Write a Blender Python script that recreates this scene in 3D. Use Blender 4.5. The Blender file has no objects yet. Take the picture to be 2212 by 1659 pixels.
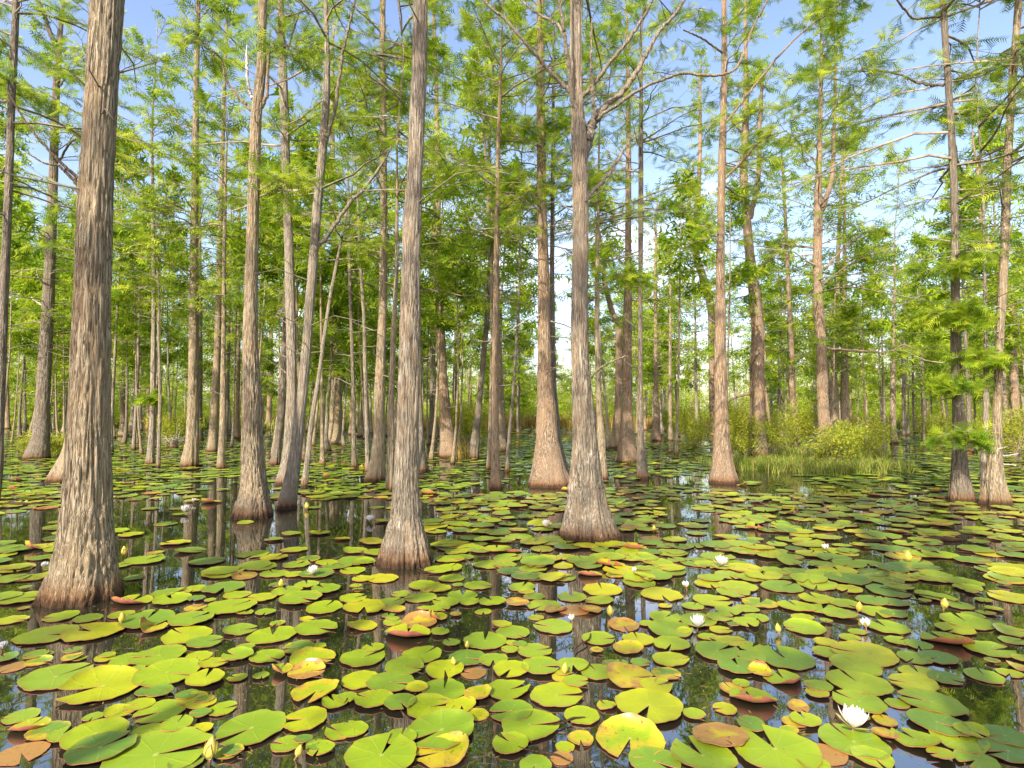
import bpy, math, random
import numpy as np
from mathutils import Vector
R = math.radians
RNG = np.random.default_rng(7)
random.seed(7)
scene = bpy.context.scene
C = scene.collection

# ------------------------------------------------------------------ camera
FPX, CXP, CYP, PITCH, CAMH = 1229.0, 1106.0, 829.5, R(3.03), 1.2
cam_d = bpy.data.cameras.new('camera'); cam = bpy.data.objects.new('camera', cam_d); C.objects.link(cam)
cam_d.lens = 20.0; cam_d.sensor_width = 36.0; cam_d.clip_start = 0.05; cam_d.clip_end = 2000
cam.location = (0, 0, CAMH); cam.rotation_euler = (R(90) + PITCH, 0, 0)
scene.camera = cam

# ------------------------------------------------------------------ sky and sun
SUN_EL, SUN_AZ = R(36), R(206)            # the sun stands behind the viewer, a little to the left
w = bpy.data.worlds.new('World'); scene.world = w; w.use_nodes = True
nt = w.node_tree; nt.nodes.clear()
out = nt.nodes.new('ShaderNodeOutputWorld'); bg = nt.nodes.new('ShaderNodeBackground')
sky = nt.nodes.new('ShaderNodeTexSky'); sky.sky_type = 'NISHITA'; sky.sun_disc = False
sky.sun_elevation = SUN_EL; sky.sun_rotation = SUN_AZ; sky.air_density = 1.25; sky.dust_density = 1.5; sky.ozone_density = 2.5
tc = nt.nodes.new('ShaderNodeTexCoord'); mp = nt.nodes.new('ShaderNodeMapping'); mp.inputs['Scale'].default_value = (1, 1, 2.6)
nz = nt.nodes.new('ShaderNodeTexNoise'); nz.inputs['Scale'].default_value = 2.3; nz.inputs['Detail'].default_value = 8; nz.inputs['Roughness'].default_value = .55
cr = nt.nodes.new('ShaderNodeValToRGB'); cr.color_ramp.elements[0].position = .54; cr.color_ramp.elements[1].position = .66
sep = nt.nodes.new('ShaderNodeSeparateXYZ'); mr = nt.nodes.new('ShaderNodeMapRange')
mr.inputs['From Min'].default_value = .42; mr.inputs['From Max'].default_value = .16
mul = nt.nodes.new('ShaderNodeMath'); mul.operation = 'MULTIPLY'
mx = nt.nodes.new('ShaderNodeMix'); mx.data_type = 'RGBA'; mx.inputs['B'].default_value = (7.6, 7.2, 7.3, 1)
L = nt.links.new
L(tc.outputs['Generated'], mp.inputs['Vector']); L(mp.outputs['Vector'], nz.inputs['Vector']); L(nz.outputs['Fac'], cr.inputs['Fac'])
L(tc.outputs['Generated'], sep.inputs[0]); L(sep.outputs['Z'], mr.inputs['Value'])
L(cr.outputs['Color'], mul.inputs[0]); L(mr.outputs['Result'], mul.inputs[1]); L(mul.outputs[0], mx.inputs['Factor'])
tnt = nt.nodes.new('ShaderNodeMix'); tnt.data_type = 'RGBA'; tnt.blend_type = 'MULTIPLY'; tnt.inputs['Factor'].default_value = 1; tnt.inputs['B'].default_value = (1.06, .95, .98, 1)
L(sky.outputs['Color'], tnt.inputs['A']); L(tnt.outputs['Result'], mx.inputs['A']); L(mx.outputs['Result'], bg.inputs['Color']); L(bg.outputs[0], out.inputs[0])
bg.inputs['Strength'].default_value = 0.15
SH = (0.438, 0.899)                        # horizontal direction the light travels in
sl = bpy.data.lights.new('sun', 'SUN'); sl.energy = 3.7; sl.angle = R(0.6); sl.color = (1, .93, .79)
so = bpy.data.objects.new('sun', sl); C.objects.link(so); so.location = (-6, -12, 14)
so.rotation_euler = Vector((SH[0] * math.cos(SUN_EL), SH[1] * math.cos(SUN_EL), -math.sin(SUN_EL))).to_track_quat('-Z', 'Y').to_euler()
scene.view_settings.view_transform = 'Standard'; scene.view_settings.look = 'None'
scene.view_settings.exposure = 1.2; scene.view_settings.gamma = 1.0
scene.cycles.denoising_prefilter = 'NONE'; scene.cycles.max_bounces = 6; scene.cycles.transparent_max_bounces = 4; scene.cycles.caustics_reflective = False

# ------------------------------------------------------------------ projection helpers (photo point -> place in the swamp)
FW = np.array([0, math.cos(PITCH), math.sin(PITCH)]); UP = np.array([0, -math.sin(PITCH), math.cos(PITCH)]); RT = np.array([1., 0, 0])
def ray(x, y): return FW + (x - CXP) / FPX * RT - (y - CYP) / FPX * UP
def ground(x, y):
    d = ray(x, y); t = -CAMH / d[2]; return np.array([0, 0, CAMH]) + d * t
def at_depth(x, y, Y):
    d = ray(x, y); return np.array([0, 0, CAMH]) + d * (Y / d[1])
def project(p):
    q = np.asarray(p, float) - np.array([0, 0, CAMH]); z = q @ FW
    return CXP + FPX * (q @ RT) / z, CYP - FPX * (q @ UP) / z

# ------------------------------------------------------------------ noise
def _h(i, j, k, s):
    n = (i * 374761393 + j * 668265263 + k * 2147483647 + s * 1274126177) & 0xffffffff
    n = ((n ^ (n >> 13)) * 1274126177) & 0xffffffff
    return ((n ^ (n >> 16)) & 0xffff) / 65535.0
def vnoise(x, y, z, s=0):
    xi, yi, zi = np.floor(x).astype(np.int64), np.floor(y).astype(np.int64), np.floor(z).astype(np.int64)
    f = [x - xi, y - yi, z - zi]; u = [t * t * (3 - 2 * t) for t in f]; r = 0
    for a in (0, 1):
        for b in (0, 1):
            for c in (0, 1):
                wt = (u[0] if a else 1 - u[0]) * (u[1] if b else 1 - u[1]) * (u[2] if c else 1 - u[2])
                r = r + wt * _h(xi + a, yi + b, zi + c, s)
    return r

# ------------------------------------------------------------------ mesh helpers
def make_mesh(name, V, polys, mats, midx=None, smooth=True, attrs=None):
    """V (n,3); polys: list of (m,k) index arrays."""
    me = bpy.data.meshes.new(name)
    V = np.asarray(V, np.float32); me.vertices.add(len(V)); me.vertices.foreach_set('co', V.ravel())
    polys = [np.asarray(p, np.int32) for p in polys if len(p)]
    nl = sum(p.size for p in polys); npoly = sum(len(p) for p in polys)
    me.loops.add(nl); me.polygons.add(npoly)
    me.loops.foreach_set('vertex_index', np.concatenate([p.ravel() for p in polys]))
    cnt = np.concatenate([np.full(len(p), p.shape[1], np.int32) for p in polys])
    me.polygons.foreach_set('loop_start', np.concatenate([[0], np.cumsum(cnt)[:-1]]).astype(np.int32))
    me.polygons.foreach_set('use_smooth', np.full(npoly, smooth) if np.isscalar(smooth) else smooth)
    if midx is not None: me.polygons.foreach_set('material_index', np.asarray(midx, np.int32))
    for m in (mats if isinstance(mats, (list, tuple)) else [mats]): me.materials.append(m)
    for k, v in (attrs or {}).items():
        a = me.attributes.new(k, 'FLOAT', 'POINT'); a.data.foreach_set('value', np.asarray(v, np.float32))
    me.update(calc_edges=True)
    return me
def link(name, me, parent=None, loc=None, rotz=0, scale=None):
    o = bpy.data.objects.new(name, me); C.objects.link(o)
    if parent is not None: o.parent = parent
    if loc is not None: o.location = loc
    if rotz: o.rotation_euler = (0, 0, rotz)
    if scale is not None: o.scale = (scale,) * 3 if np.isscalar(scale) else scale
    return o
def tag(o, label, cat, group=None):
    o['label'] = label; o['category'] = cat
    if group: o['group'] = group
    return o
def empty(name, loc): 
    o = bpy.data.objects.new(name, None); C.objects.link(o); o.location = loc; o.empty_display_size = .1; return o

def grid_quads(nr, ns, closed=True):
    i = np.arange(nr - 1)[:, None]; j = np.arange(ns if closed else ns - 1)[None, :]; j2 = (j + 1) % ns
    return np.stack([i * ns + j, i * ns + j2, (i + 1) * ns + j2, (i + 1) * ns + j], -1).reshape(-1, 4)
def tube(P, Rr, k=6):
    """tapered tube along points P with radii Rr"""
    P = np.asarray(P, float); Rr = np.asarray(Rr, float)
    T = np.gradient(P, axis=0); T /= np.linalg.norm(T, axis=1)[:, None] + 1e-9
    ref = np.array([0, 0, 1.]) if abs(T[0][2]) < .9 else np.array([1., 0, 0])
    A = np.cross(T, ref); A /= np.linalg.norm(A, axis=1)[:, None] + 1e-9; B = np.cross(T, A)
    th = np.arange(k) / k * 2 * math.pi
    V = P[:, None, :] + Rr[:, None, None] * (np.cos(th)[None, :, None] * A[:, None, :] + np.sin(th)[None, :, None] * B[:, None, :])
    V = V.reshape(-1, 3); Q = grid_quads(len(P), k)
    return V, Q
def smooth_line(P, n):
    """Catmull-Rom resample of points (any columns)"""
    P = np.asarray(P, float); Q = np.vstack([2 * P[0] - P[1], P, 2 * P[-1] - P[-2]])
    t = np.linspace(0, len(P) - 1 - 1e-6, n); i = t.astype(int); f = (t - i)[:, None]
    p0, p1, p2, p3 = Q[i], Q[i + 1], Q[i + 2], Q[i + 3]
    return .5 * (2 * p1 + (p2 - p0) * f + (2 * p0 - 5 * p1 + 4 * p2 - p3) * f ** 2 + (3 * p1 - p0 - 3 * p2 + p3) * f ** 3)
class Acc:
    def __init__(s): s.V = []; s.P = {3: [], 4: []}; s.n = 0; s.M = {3: [], 4: []}; s.A = []
    def add(s, V, F, mat=0, a=0.):
        F = np.asarray(F)
        s.V.append(V); s.P[F.shape[1]].append(F + s.n); s.M[F.shape[1]].append(np.full(len(F), mat)); s.n += len(V)
        s.A.append(np.full(len(V), a) if np.isscalar(a) else np.asarray(a))
    def mesh(s, name, mats, attr='tint', smooth=True):
        V = np.vstack(s.V); P = []; M = []
        for k in (3, 4):
            if s.P[k]: P.append(np.vstack(s.P[k])); M.append(np.concatenate(s.M[k]))
        return make_mesh(name, V, P, mats, np.concatenate(M), smooth, {attr: np.concatenate(s.A)})

# ------------------------------------------------------------------ materials
class NT:
    def __init__(s, name):
        s.m = bpy.data.materials.new(name); s.m.use_nodes = True; s.t = s.m.node_tree; s.t.nodes.clear()
        s.o = s.t.nodes.new('ShaderNodeOutputMaterial')
    def n(s, typ, **kw):
        nd = s.t.nodes.new('ShaderNode' + typ)
        for k, v in kw.items():
            if k[0] == '_': setattr(nd, k[1:], v)
            else:
                key = k.replace('__', ' ')
                nd.inputs[int(key[1:]) if key[0] == 'i' and key[1:].isdigit() else key].default_value = v
        return nd
    def l(s, a, b): s.t.links.new(a, b)
    def math(s, op, a, b=None, c=None, clamp=False):
        nd = s.t.nodes.new('ShaderNodeMath'); nd.operation = op; nd.use_clamp = clamp
        for i, v in enumerate((a, b, c)):
            if v is None: continue
            if isinstance(v, (int, float)): nd.inputs[i].default_value = v
            else: s.l(v, nd.inputs[i])
        return nd.outputs[0]
    def mix(s, f, a, b):
        nd = s.t.nodes.new('ShaderNodeMix'); nd.data_type = 'RGBA'
        for k, v in (('Factor', f), ('A', a), ('B', b)):
            if isinstance(v, tuple): nd.inputs[k].default_value = (*v, 1)
            elif isinstance(v, (int, float)): nd.inputs[k].default_value = v
            else: s.l(v, nd.inputs[k])
        return nd.outputs['Result']
    def ramp(s, f, *st):
        nd = s.t.nodes.new('ShaderNodeValToRGB'); e = nd.color_ramp.elements
        while len(e) < len(st): e.new(.5)
        for el, (p, c) in zip(e, st): el.position = p; el.color = (*c, 1) if isinstance(c, tuple) else (c, c, c, 1)
        s.l(f, nd.inputs[0]); return nd.outputs[0]
    def noise(s, vec, scale, detail=4, rough=.55, dist=0.):
        nd = s.n('TexNoise', Scale=scale, Detail=detail, Roughness=rough, Distortion=dist); s.l(vec, nd.inputs['Vector']); return nd.outputs['Fac']

def bark_mat(name, light, mid, dark, lichen=.4, red=.3, fine=1.0):
    m = NT(name); tc = m.n('TexCoord'); obj = tc.outputs['Object']
    mp = m.n('Mapping'); mp.inputs['Scale'].default_value = (1, 1, .055); m.l(obj, mp.inputs['Vector']); st = mp.outputs['Vector']
    mp2 = m.n('Mapping'); mp2.inputs['Scale'].default_value = (1, 1, .35); m.l(obj, mp2.inputs['Vector'])
    a = m.noise(st, 66 * fine, 5, .55, .35); b = m.noise(st, 120 * fine, 4, .6, .3); c = m.noise(mp2.outputs['Vector'], 5, 5, .6); d = m.noise(obj, 16, 6, .7)
    ridge = m.math('MULTIPLY', m.math('ABSOLUTE', m.math('SUBTRACT', a, .5)), 5.0, clamp=True)
    h = m.math('ADD', m.math('MULTIPLY', ridge, .72), m.math('MULTIPLY', b, .42))
    col = m.ramp(h, (.24, dark), (.40, mid), (.80, light))
    col = m.mix(m.math('MULTIPLY', m.ramp(c, (.45, 0.), (.62, 1.)), red), col, (mid[0] * 1.2, mid[1] * .97, mid[2] * .75))
    col = m.mix(m.math('MULTIPLY', m.ramp(d, (.54, 0.), (.68, 1.)), lichen), col, (.34, .36, .27))
    e = m.noise(mp2.outputs['Vector'], 2.2, 3, .5); col = m.mix(m.math('MULTIPLY', m.ramp(e, (.42, 0.), (.60, 1.)), .45), col, mid)
    sp = m.n('SeparateXYZ'); m.l(obj, sp.inputs[0]); zz = m.math('ADD', sp.outputs['Z'], m.math('MULTIPLY', m.math('SUBTRACT', a, .5), .12))
    wet = m.ramp(zz, (.0, 1.), (.035, .9), (.07, 0.)); m2 = m.ramp(zz, (.05, 1.), (.17, 0.))
    col = m.mix(m.math('MULTIPLY', m2, .75), col, (.22, .095, .03)); col = m.mix(m.math('MULTIPLY', wet, .8), col, (.035, .02, .012))
    bs = m.n('BsdfPrincipled', Roughness=.88); bs.inputs['Specular IOR Level'].default_value = .2
    bp = m.n('Bump', Strength=1.0, Distance=.018); m.l(h, bp.inputs['Height']); m.l(bp.outputs[0], bs.inputs['Normal'])
    m.l(col, bs.inputs['Base Color']); m.l(bs.outputs[0], m.o.inputs[0]); return m.m
BARK = {'grey': bark_mat('bark_grey', (.52, .46, .36), (.37, .31, .23), (.075, .052, .035), .30, .30),
        'tan': bark_mat('bark_tan', (.57, .475, .33), (.41, .32, .205), (.075, .048, .031), .20, .35),
        'red': bark_mat('bark_red', (.53, .41, .285), (.38, .27, .175), (.09, .052, .031), .12, .40),
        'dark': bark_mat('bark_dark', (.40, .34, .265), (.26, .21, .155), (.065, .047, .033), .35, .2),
        'lichen': bark_mat('bark_lichen', (.55, .48, .38), (.38, .305, .22), (.07, .048, .032), .50, .40)}
def twig_mat():
    m = NT('twig_bark'); tc = m.n('TexCoord'); n = m.noise(tc.outputs['Object'], 6, 3)
    bs = m.n('BsdfPrincipled', Roughness=.85); m.l(m.ramp(n, (.35, (.17, .12, .085)), (.65, (.40, .33, .25))), bs.inputs['Base Color']); m.l(bs.outputs[0], m.o.inputs[0]); return m.m
TWIG = twig_mat()
def leaf_mat(name, c0, c1, c2, trans=.45):
    m = NT(name); at = m.n('Attribute'); at.attribute_name = 'tint'
    tc = m.n('TexCoord'); n = m.noise(tc.outputs['Object'], .9, 3)
    f = m.math('ADD', m.math('MULTIPLY', at.outputs['Fac'], .75), m.math('MULTIPLY', n, .4))
    col = m.ramp(f, (.2, c0), (.52, c1), (.9, c2))
    d = m.n('BsdfDiffuse'); t = m.n('BsdfTranslucent'); mx = m.n('MixShader', Fac=trans)
    m.l(col, d.inputs[0]); m.l(col, t.inputs[0]); m.l(d.outputs[0], mx.inputs[1]); m.l(t.outputs[0], mx.inputs[2]); m.l(mx.outputs[0], m.o.inputs[0]); return m.m
LEAF = leaf_mat('cypress_needles', (.13, .24, .022), (.33, .47, .032), (.56, .62, .055), .5)
SHRUB = leaf_mat('shrub_leaves', (.20, .28, .03), (.40, .45, .045), (.64, .58, .08), .5)
GRASS = leaf_mat('marsh_grass', (.08, .14, .02), (.22, .31, .035), (.50, .42, .13), .35)
STRAW = leaf_mat('dry_grass', (.30, .24, .07), (.48, .33, .09), (.62, .45, .15))
def water_mat():
    m = NT('swamp_water'); tc = m.n('TexCoord'); n = m.noise(tc.outputs['Object'], 1.6, 3, .5, .6); n2 = m.noise(tc.outputs['Object'], 7, 2, .5, 1)
    h = m.math('ADD', n, m.math('MULTIPLY', n2, .18)); bp = m.n('Bump', Strength=.012, Distance=.05); m.l(h, bp.inputs['Height'])
    bs = m.n('BsdfPrincipled', Roughness=.015, IOR=3.9); bs.inputs['Base Color'].default_value = (.022, .022, .012, 1)
    m.l(bp.outputs[0], bs.inputs['Normal']); m.l(bs.outputs[0], m.o.inputs[0]); return m.m
WATER = water_mat()
def pad_mat():
    m = NT('lily_pad_top')
    def A(k): a = m.n('Attribute'); a.attribute_name = k; return a.outputs['Fac']
    tint, rot, pr, pa = A('tint'), A('rot'), A('pr'), A('pa'); tc = m.n('TexCoord'); obj = tc.outputs['Object']
    col = m.ramp(tint, (0., (.065, .145, .035)), (.5, (.15, .25, .020)), (.8, (.28, .36, .008)), (1., (.42, .40, .008)))
    n = m.noise(obj, 9, 5, .6); sp = m.noise(obj, 55, 5, .7)
    col = m.mix(m.math('MULTIPLY', m.ramp(n, (.35, 1.), (.65, 0.)), .22), col, (.10, .20, .02))
    v = m.math('POWER', m.math('ABSOLUTE', m.math('COSINE', m.math('MULTIPLY', pa, 9.))), 60.)
    vf = m.math('MULTIPLY', m.math('MULTIPLY', v, .17), m.math('SUBTRACT', 1., m.math('MULTIPLY', pr, .7)))
    col = m.mix(vf, col, (.42, .50, .10))
    dot = m.ramp(pr, (.0, 1.), (.045, .8), (.08, 0.)); col = m.mix(m.math('MULTIPLY', dot, .6), col, (.45, .48, .12))
    edge = m.math('POWER', pr, 14.); col = m.mix(m.math('MULTIPLY', edge, m.math('ADD', .18, m.math('MULTIPLY', rot, .8)), clamp=True), col, (.42, .20, .035))
    th = m.math('SUBTRACT', m.math('ADD', m.math('MULTIPLY', rot, 1.05), m.math('MULTIPLY', m.math('SUBTRACT', n, .5), 1.6)), m.math('SUBTRACT', .72, m.math('MULTIPLY', pr, .3)))
    f1 = m.math('MULTIPLY', th, 5., clamp=True); f2 = m.math('MULTIPLY', m.math('SUBTRACT', th, .28), 7., clamp=True)
    col = m.mix(f1, col, (.42, .33, .02)); col = m.mix(f2, col, (.34, .18, .045))
    sf = m.math('MULTIPLY', m.ramp(sp, (.61, 0.), (.66, 1.)), m.math('MULTIPLY', m.math('ADD', rot, .14), 1.6), clamp=True)
    col = m.mix(sf, col, (.14, .05, .02))
    bs = m.n('BsdfPrincipled', Roughness=.33); bs.inputs['Specular IOR Level'].default_value = .5
    bp = m.n('Bump', Strength=.35, Distance=.003); m.l(m.math('ADD', n, m.math('MULTIPLY', v, .5)), bp.inputs['Height']); m.l(bp.outputs[0], bs.inputs['Normal'])
    m.l(col, bs.inputs['Base Color']); m.l(bs.outputs[0], m.o.inputs[0]); return m.m
PAD = pad_mat()
def plain(name, c, rough=.6, c2=None, scale=20, trans=0):
    m = NT(name); tc = m.n('TexCoord'); n = m.noise(tc.outputs['Object'], scale, 4)
    c2 = c2 or tuple(v * .7 for v in c); bs = m.n('BsdfPrincipled', Roughness=rough); col = m.ramp(n, (.35, c2), (.65, c)); m.l(col, bs.inputs['Base Color'])
    if trans:
        t = m.n('BsdfTranslucent'); m.l(col, t.inputs[0]); mx = m.n('MixShader', Fac=trans); m.l(bs.outputs[0], mx.inputs[1]); m.l(t.outputs[0], mx.inputs[2]); m.l(mx.outputs[0], m.o.inputs[0])
    else: m.l(bs.outputs[0], m.o.inputs[0])
    return m.m
PADU = plain('lily_pad_underside', (.48, .13, .10), .5, (.34, .15, .05), 25)
PETAL = plain('petal_white', (.90, .86, .84), .5, (.86, .80, .76), 12, .35)
SEPAL = plain('sepal_green', (.42, .34, .12), .5, (.30, .30, .08), 30)
BUDM = plain('bud_yellow', (.70, .52, .07), .5, (.50, .36, .05), 40)
STAM = plain('stamen_yellow', (.85, .52, .03), .6)
STEMM = plain('stem_red', (.38, .12, .06), .5, (.26, .10, .04))
EARTH = plain('bank_earth', (.28, .20, .10), .9, (.14, .11, .05), 3)
DEAD = plain('dead_wood', (.62, .56, .47), .85, (.36, .30, .24), 14)
VINE = plain('vine_bark', (.10, .07, .045), .9)

# ------------------------------------------------------------------ setting: water and the far bank
def sheet(name, x0, x1, y0, y1, z, nx, ny, mat, hf=None):
    X, Y = np.meshgrid(np.linspace(x0, x1, nx), np.linspace(y0, y1, ny)); Z = np.full_like(X, z) if hf is None else hf(X, Y)
    V = np.stack([X, Y, Z], -1).reshape(-1, 3); o = link(name, make_mesh(name, V, [grid_quads(ny, nx, False)], mat)); o['kind'] = 'structure'; return o
sheet('water', -260, 260, -60, 420, 0, 2, 2, WATER)
def shore(X): return 47 + 5 * np.sin(X * .11) + 3 * np.sin(X * .31 + 1) + .12 * np.abs(X)
def bank_h(X, Y): 
    s = Y - shore(X); return np.clip(s * .06, -.4, .55) + .25 * (vnoise(X * .3, Y * .3, X * 0, 3) - .5) + .02
sheet('far_bank', -220, 220, 38, 300, 0, 221, 132, EARTH, bank_h)

# ------------------------------------------------------------------ foliage
def sprig_template(pairs, lw):
    """a feathery cypress twig lying in the u-v plane, unit length along u"""
    V = []; F = []
    for i in range(pairs):
        u = .08 + .88 * i / max(1, pairs - 1) if pairs > 1 else .5
        l = .42 * math.sin(math.pi * min(1, .2 + .75 * (1 - i / pairs)))
        for s in (-1, 1):
            b = len(V); V += [(u - lw, 0, 0), (u + lw, 0, 0), (u + .55 * l + .05, s * l, -.12 * l)]; F.append((b, b + 1, b + 2))
    b = len(V); V += [(.0, -.02, 0), (.0, .02, 0), (1.05, 0, 0)]; F.append((b, b + 1, b + 2))
    return np.array(V), np.array(F)
SP_NEAR, SP_MID, SP_FAR = sprig_template(6, .050), sprig_template(4, .085), sprig_template(3, .10)
def place_sprigs(acc, P, D, size, tmpl, rng, mat=0, flat=.35, tint=None):
    """P positions, D directions (n,3): sprigs are laid near-horizontally"""
    n = len(P)
    if n == 0: return
    u = D / (np.linalg.norm(D, axis=1)[:, None] + 1e-9)
    up = np.array([0, 0, 1.]) + rng.normal(0, flat * 2.0, (n, 3))
    v = np.cross(up, u); v /= np.linalg.norm(v, axis=1)[:, None] + 1e-9; wv = np.cross(u, v)
    T, F = tmpl; s = np.broadcast_to(np.asarray(size, float), (n,))[:, None, None]
    V = P[:, None, :] + s * (T[None, :, 0, None] * u[:, None, :] + T[None, :, 1, None] * v[:, None, :] + T[None, :, 2, None] * wv[:, None, :])
    Fa = (F[None] + (np.arange(n) * len(T))[:, None, None]).reshape(-1, 3)
    a = rng.uniform(0, 1, n) if tint is None else tint
    acc.add(V.reshape(-1, 3), Fa, mat, np.repeat(a, len(T)))
def prisms(acc, A, B, r0, r1, mat=1):
    n = len(A)
    if n == 0: return
    T = B - A; T /= np.linalg.norm(T, axis=1)[:, None] + 1e-9
    ref = np.where(np.abs(T[:, 2:3]) > .9, np.array([[1., 0, 0]]), np.array([[0, 0, 1.]]))
    X = np.cross(T, ref); X /= np.linalg.norm(X, axis=1)[:, None] + 1e-9; Y = np.cross(T, X); V = []
    r0 = np.broadcast_to(r0, (n,))[:, None]; r1 = np.broadcast_to(r1, (n,))[:, None]
    for base, r in ((A, r0), (B, r1)):
        for k in range(3):
            t = k * 2.0944; V.append(base + r * (math.cos(t) * X + math.sin(t) * Y))
    V = np.stack(V, 1).reshape(-1, 3); q = np.array([[0, 1, 4, 3], [1, 2, 5, 4], [2, 0, 3, 5]])
    acc.add(V, (q[None] + (np.arange(n) * 6)[:, None, None]).reshape(-1, 4), mat, 0.)
def foliage_branches(acc, base, az, L, el, rng, tmpl, ssize, dens=1.0, r0=.018, bare=.25, twigs=True, tuft=1.0):
    """base (n,3) start points, azimuths, lengths, elevations: limbs that carry flat plumes of needles"""
    n = len(base)
    if n == 0: return
    NP = 6; t = np.linspace(0, 1, NP)
    h = np.stack([np.cos(az), np.sin(az), 0 * az], 1)
    side = np.stack([-np.sin(az), np.cos(az), 0 * az], 1)
    bend = rng.normal(0, .16, n); sag = rng.uniform(-.05, .28, n); wob = rng.normal(0, .018, (n, NP))
    pts = base[:, None, :] + L[:, None, None] * (np.cos(el)[:, None, None] * t[None, :, None] * h[:, None, :] + (bend[:, None, None] * (t ** 2)[None, :, None] + wob[:, :, None] * (t > 0)[None, :, None]) * side[:, None, :])
    pts[:, :, 2] += L[:, None] * (np.sin(el)[:, None] * t[None] - sag[:, None] * t[None] ** 2 + wob[:, ::-1] * .8 * (t > 0)[None])
    rr = r0 * (L / 1.5)[:, None] ** .8 * (1 - .82 * t[None]) + .0025
    for s in range(NP - 1): prisms(acc, pts[:, s], pts[:, s + 1], rr[:, s], rr[:, s + 1])
    m = max(3, int(round(9 * dens)))
    for j in range(m):
        tj = bare + (1 - bare) * (j + rng.uniform(0, .9, n)) / m; tj = np.clip(tj, 0, .99); f = tj * (NP - 1); i0 = f.astype(int); fr = (f - i0)[:, None]
        idx = np.arange(n); q = pts[idx, i0] * (1 - fr) + pts[idx, i0 + 1] * fr
        dirn = pts[idx, i0 + 1] - pts[idx, i0]; dirn /= np.linalg.norm(dirn, axis=1)[:, None] + 1e-9
        sg = np.where(rng.random(n) < .5, 1., -1.); a = sg * rng.uniform(.35, 1.15, n)
        ca, sa = np.cos(a)[:, None], np.sin(a)[:, None]; hd = dirn * ca + np.stack([-dirn[:, 1], dirn[:, 0], 0 * a], 1) * sa
        hd[:, 2] += rng.normal(-.02, .16, n); ls = L * rng.uniform(.16, .36, n) * (1.15 - .55 * tj) + .06
        tip = q + hd * ls[:, None]
        if twigs: prisms(acc, q, tip, .0045, .002)
        k = max(3, int(round(5.6 * dens * tuft)))
        keep = rng.random(n) > .30; tw = rng.uniform(0, 1, n)
        for c in range(k):
            g = ((c + rng.uniform(.2, 1, n)) / k)[:, None]; p = q + (tip - q) * g; p[:, 2] += rng.normal(.0, .012, n)
            b = rng.uniform(-.9, .9, n); cb, sb = np.cos(b)[:, None], np.sin(b)[:, None]
            dd = hd * cb + np.stack([-hd[:, 1], hd[:, 0], 0 * b], 1) * sb; dd[:, 2] += rng.normal(-.08, .42, n)
            place_sprigs(acc, p[keep], dd[keep], (ssize * rng.uniform(.65, 1.35, n))[keep], tmpl, rng, tint=np.clip(tw + rng.normal(0, .14, n), 0, 1)[keep])

def crown_mesh(name, axis_f, z0, H, rng, tmpl, ssize, nbr, Lmax, dens, bare=.22, sparse_low=True, extra=None, az_bias=None):
    acc = Acc(); u = np.sort(rng.random(nbr)) ** .85; z = z0 + (H - z0) * u
    L = Lmax * (1 - u ** 1.6 * .78) * rng.uniform(.45, 1.15, nbr)
    if sparse_low: L *= np.where(u < .12, .75, 1)
    az = rng.uniform(0, 2 * math.pi, nbr); el = rng.uniform(-.08, .32, nbr) + u ** 2 * .8
    base = np.array([axis_f(zz) for zz in z]); foliage_branches(acc, base, az, L, el, rng, tmpl, ssize, dens, .017, bare)
    # bare dead side twigs on the lower bole
    nd = int(nbr * .35)
    if nd and z0 > 1.4:
        zd = rng.uniform(max(1.0, z0 * .45), z0 + .8, nd); bd = np.array([axis_f(q) for q in zd]); ad = rng.uniform(0, 6.28, nd); ld = rng.uniform(.15, .9, nd)
        e = rng.uniform(-.2, .5, nd); mid = bd + np.stack([np.cos(ad) * np.cos(e), np.sin(ad) * np.cos(e), np.sin(e)], 1) * (ld * .55)[:, None]
        e2 = e + rng.normal(0, .4, nd); tp = mid + np.stack([np.cos(ad + .3) * np.cos(e2), np.sin(ad + .3) * np.cos(e2), np.sin(e2)], 1) * (ld * .5)[:, None]
        prisms(acc, bd, mid, .009, .006); prisms(acc, mid, tp, .006, .0015)
    for (b, tip, size) in (extra or []):
        b = np.asarray(b); tip = np.asarray(tip); d = tip - b; Lx = np.linalg.norm(d) + 1e-6
        prisms(acc, b[None], tip[None], .011, .004)
        nn = 9; bb = tip[None] + rng.normal(0, size * .22, (nn, 3)) * np.array([1, 1, .35])
        foliage_branches(acc, bb, rng.uniform(0, 6.28, nn), np.full(nn, size * .62), rng.uniform(-.25, .3, nn), rng, tmpl, ssize * .9, dens, .006, 0.05)
    return acc.mesh(name, [LEAF, TWIG])

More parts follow.
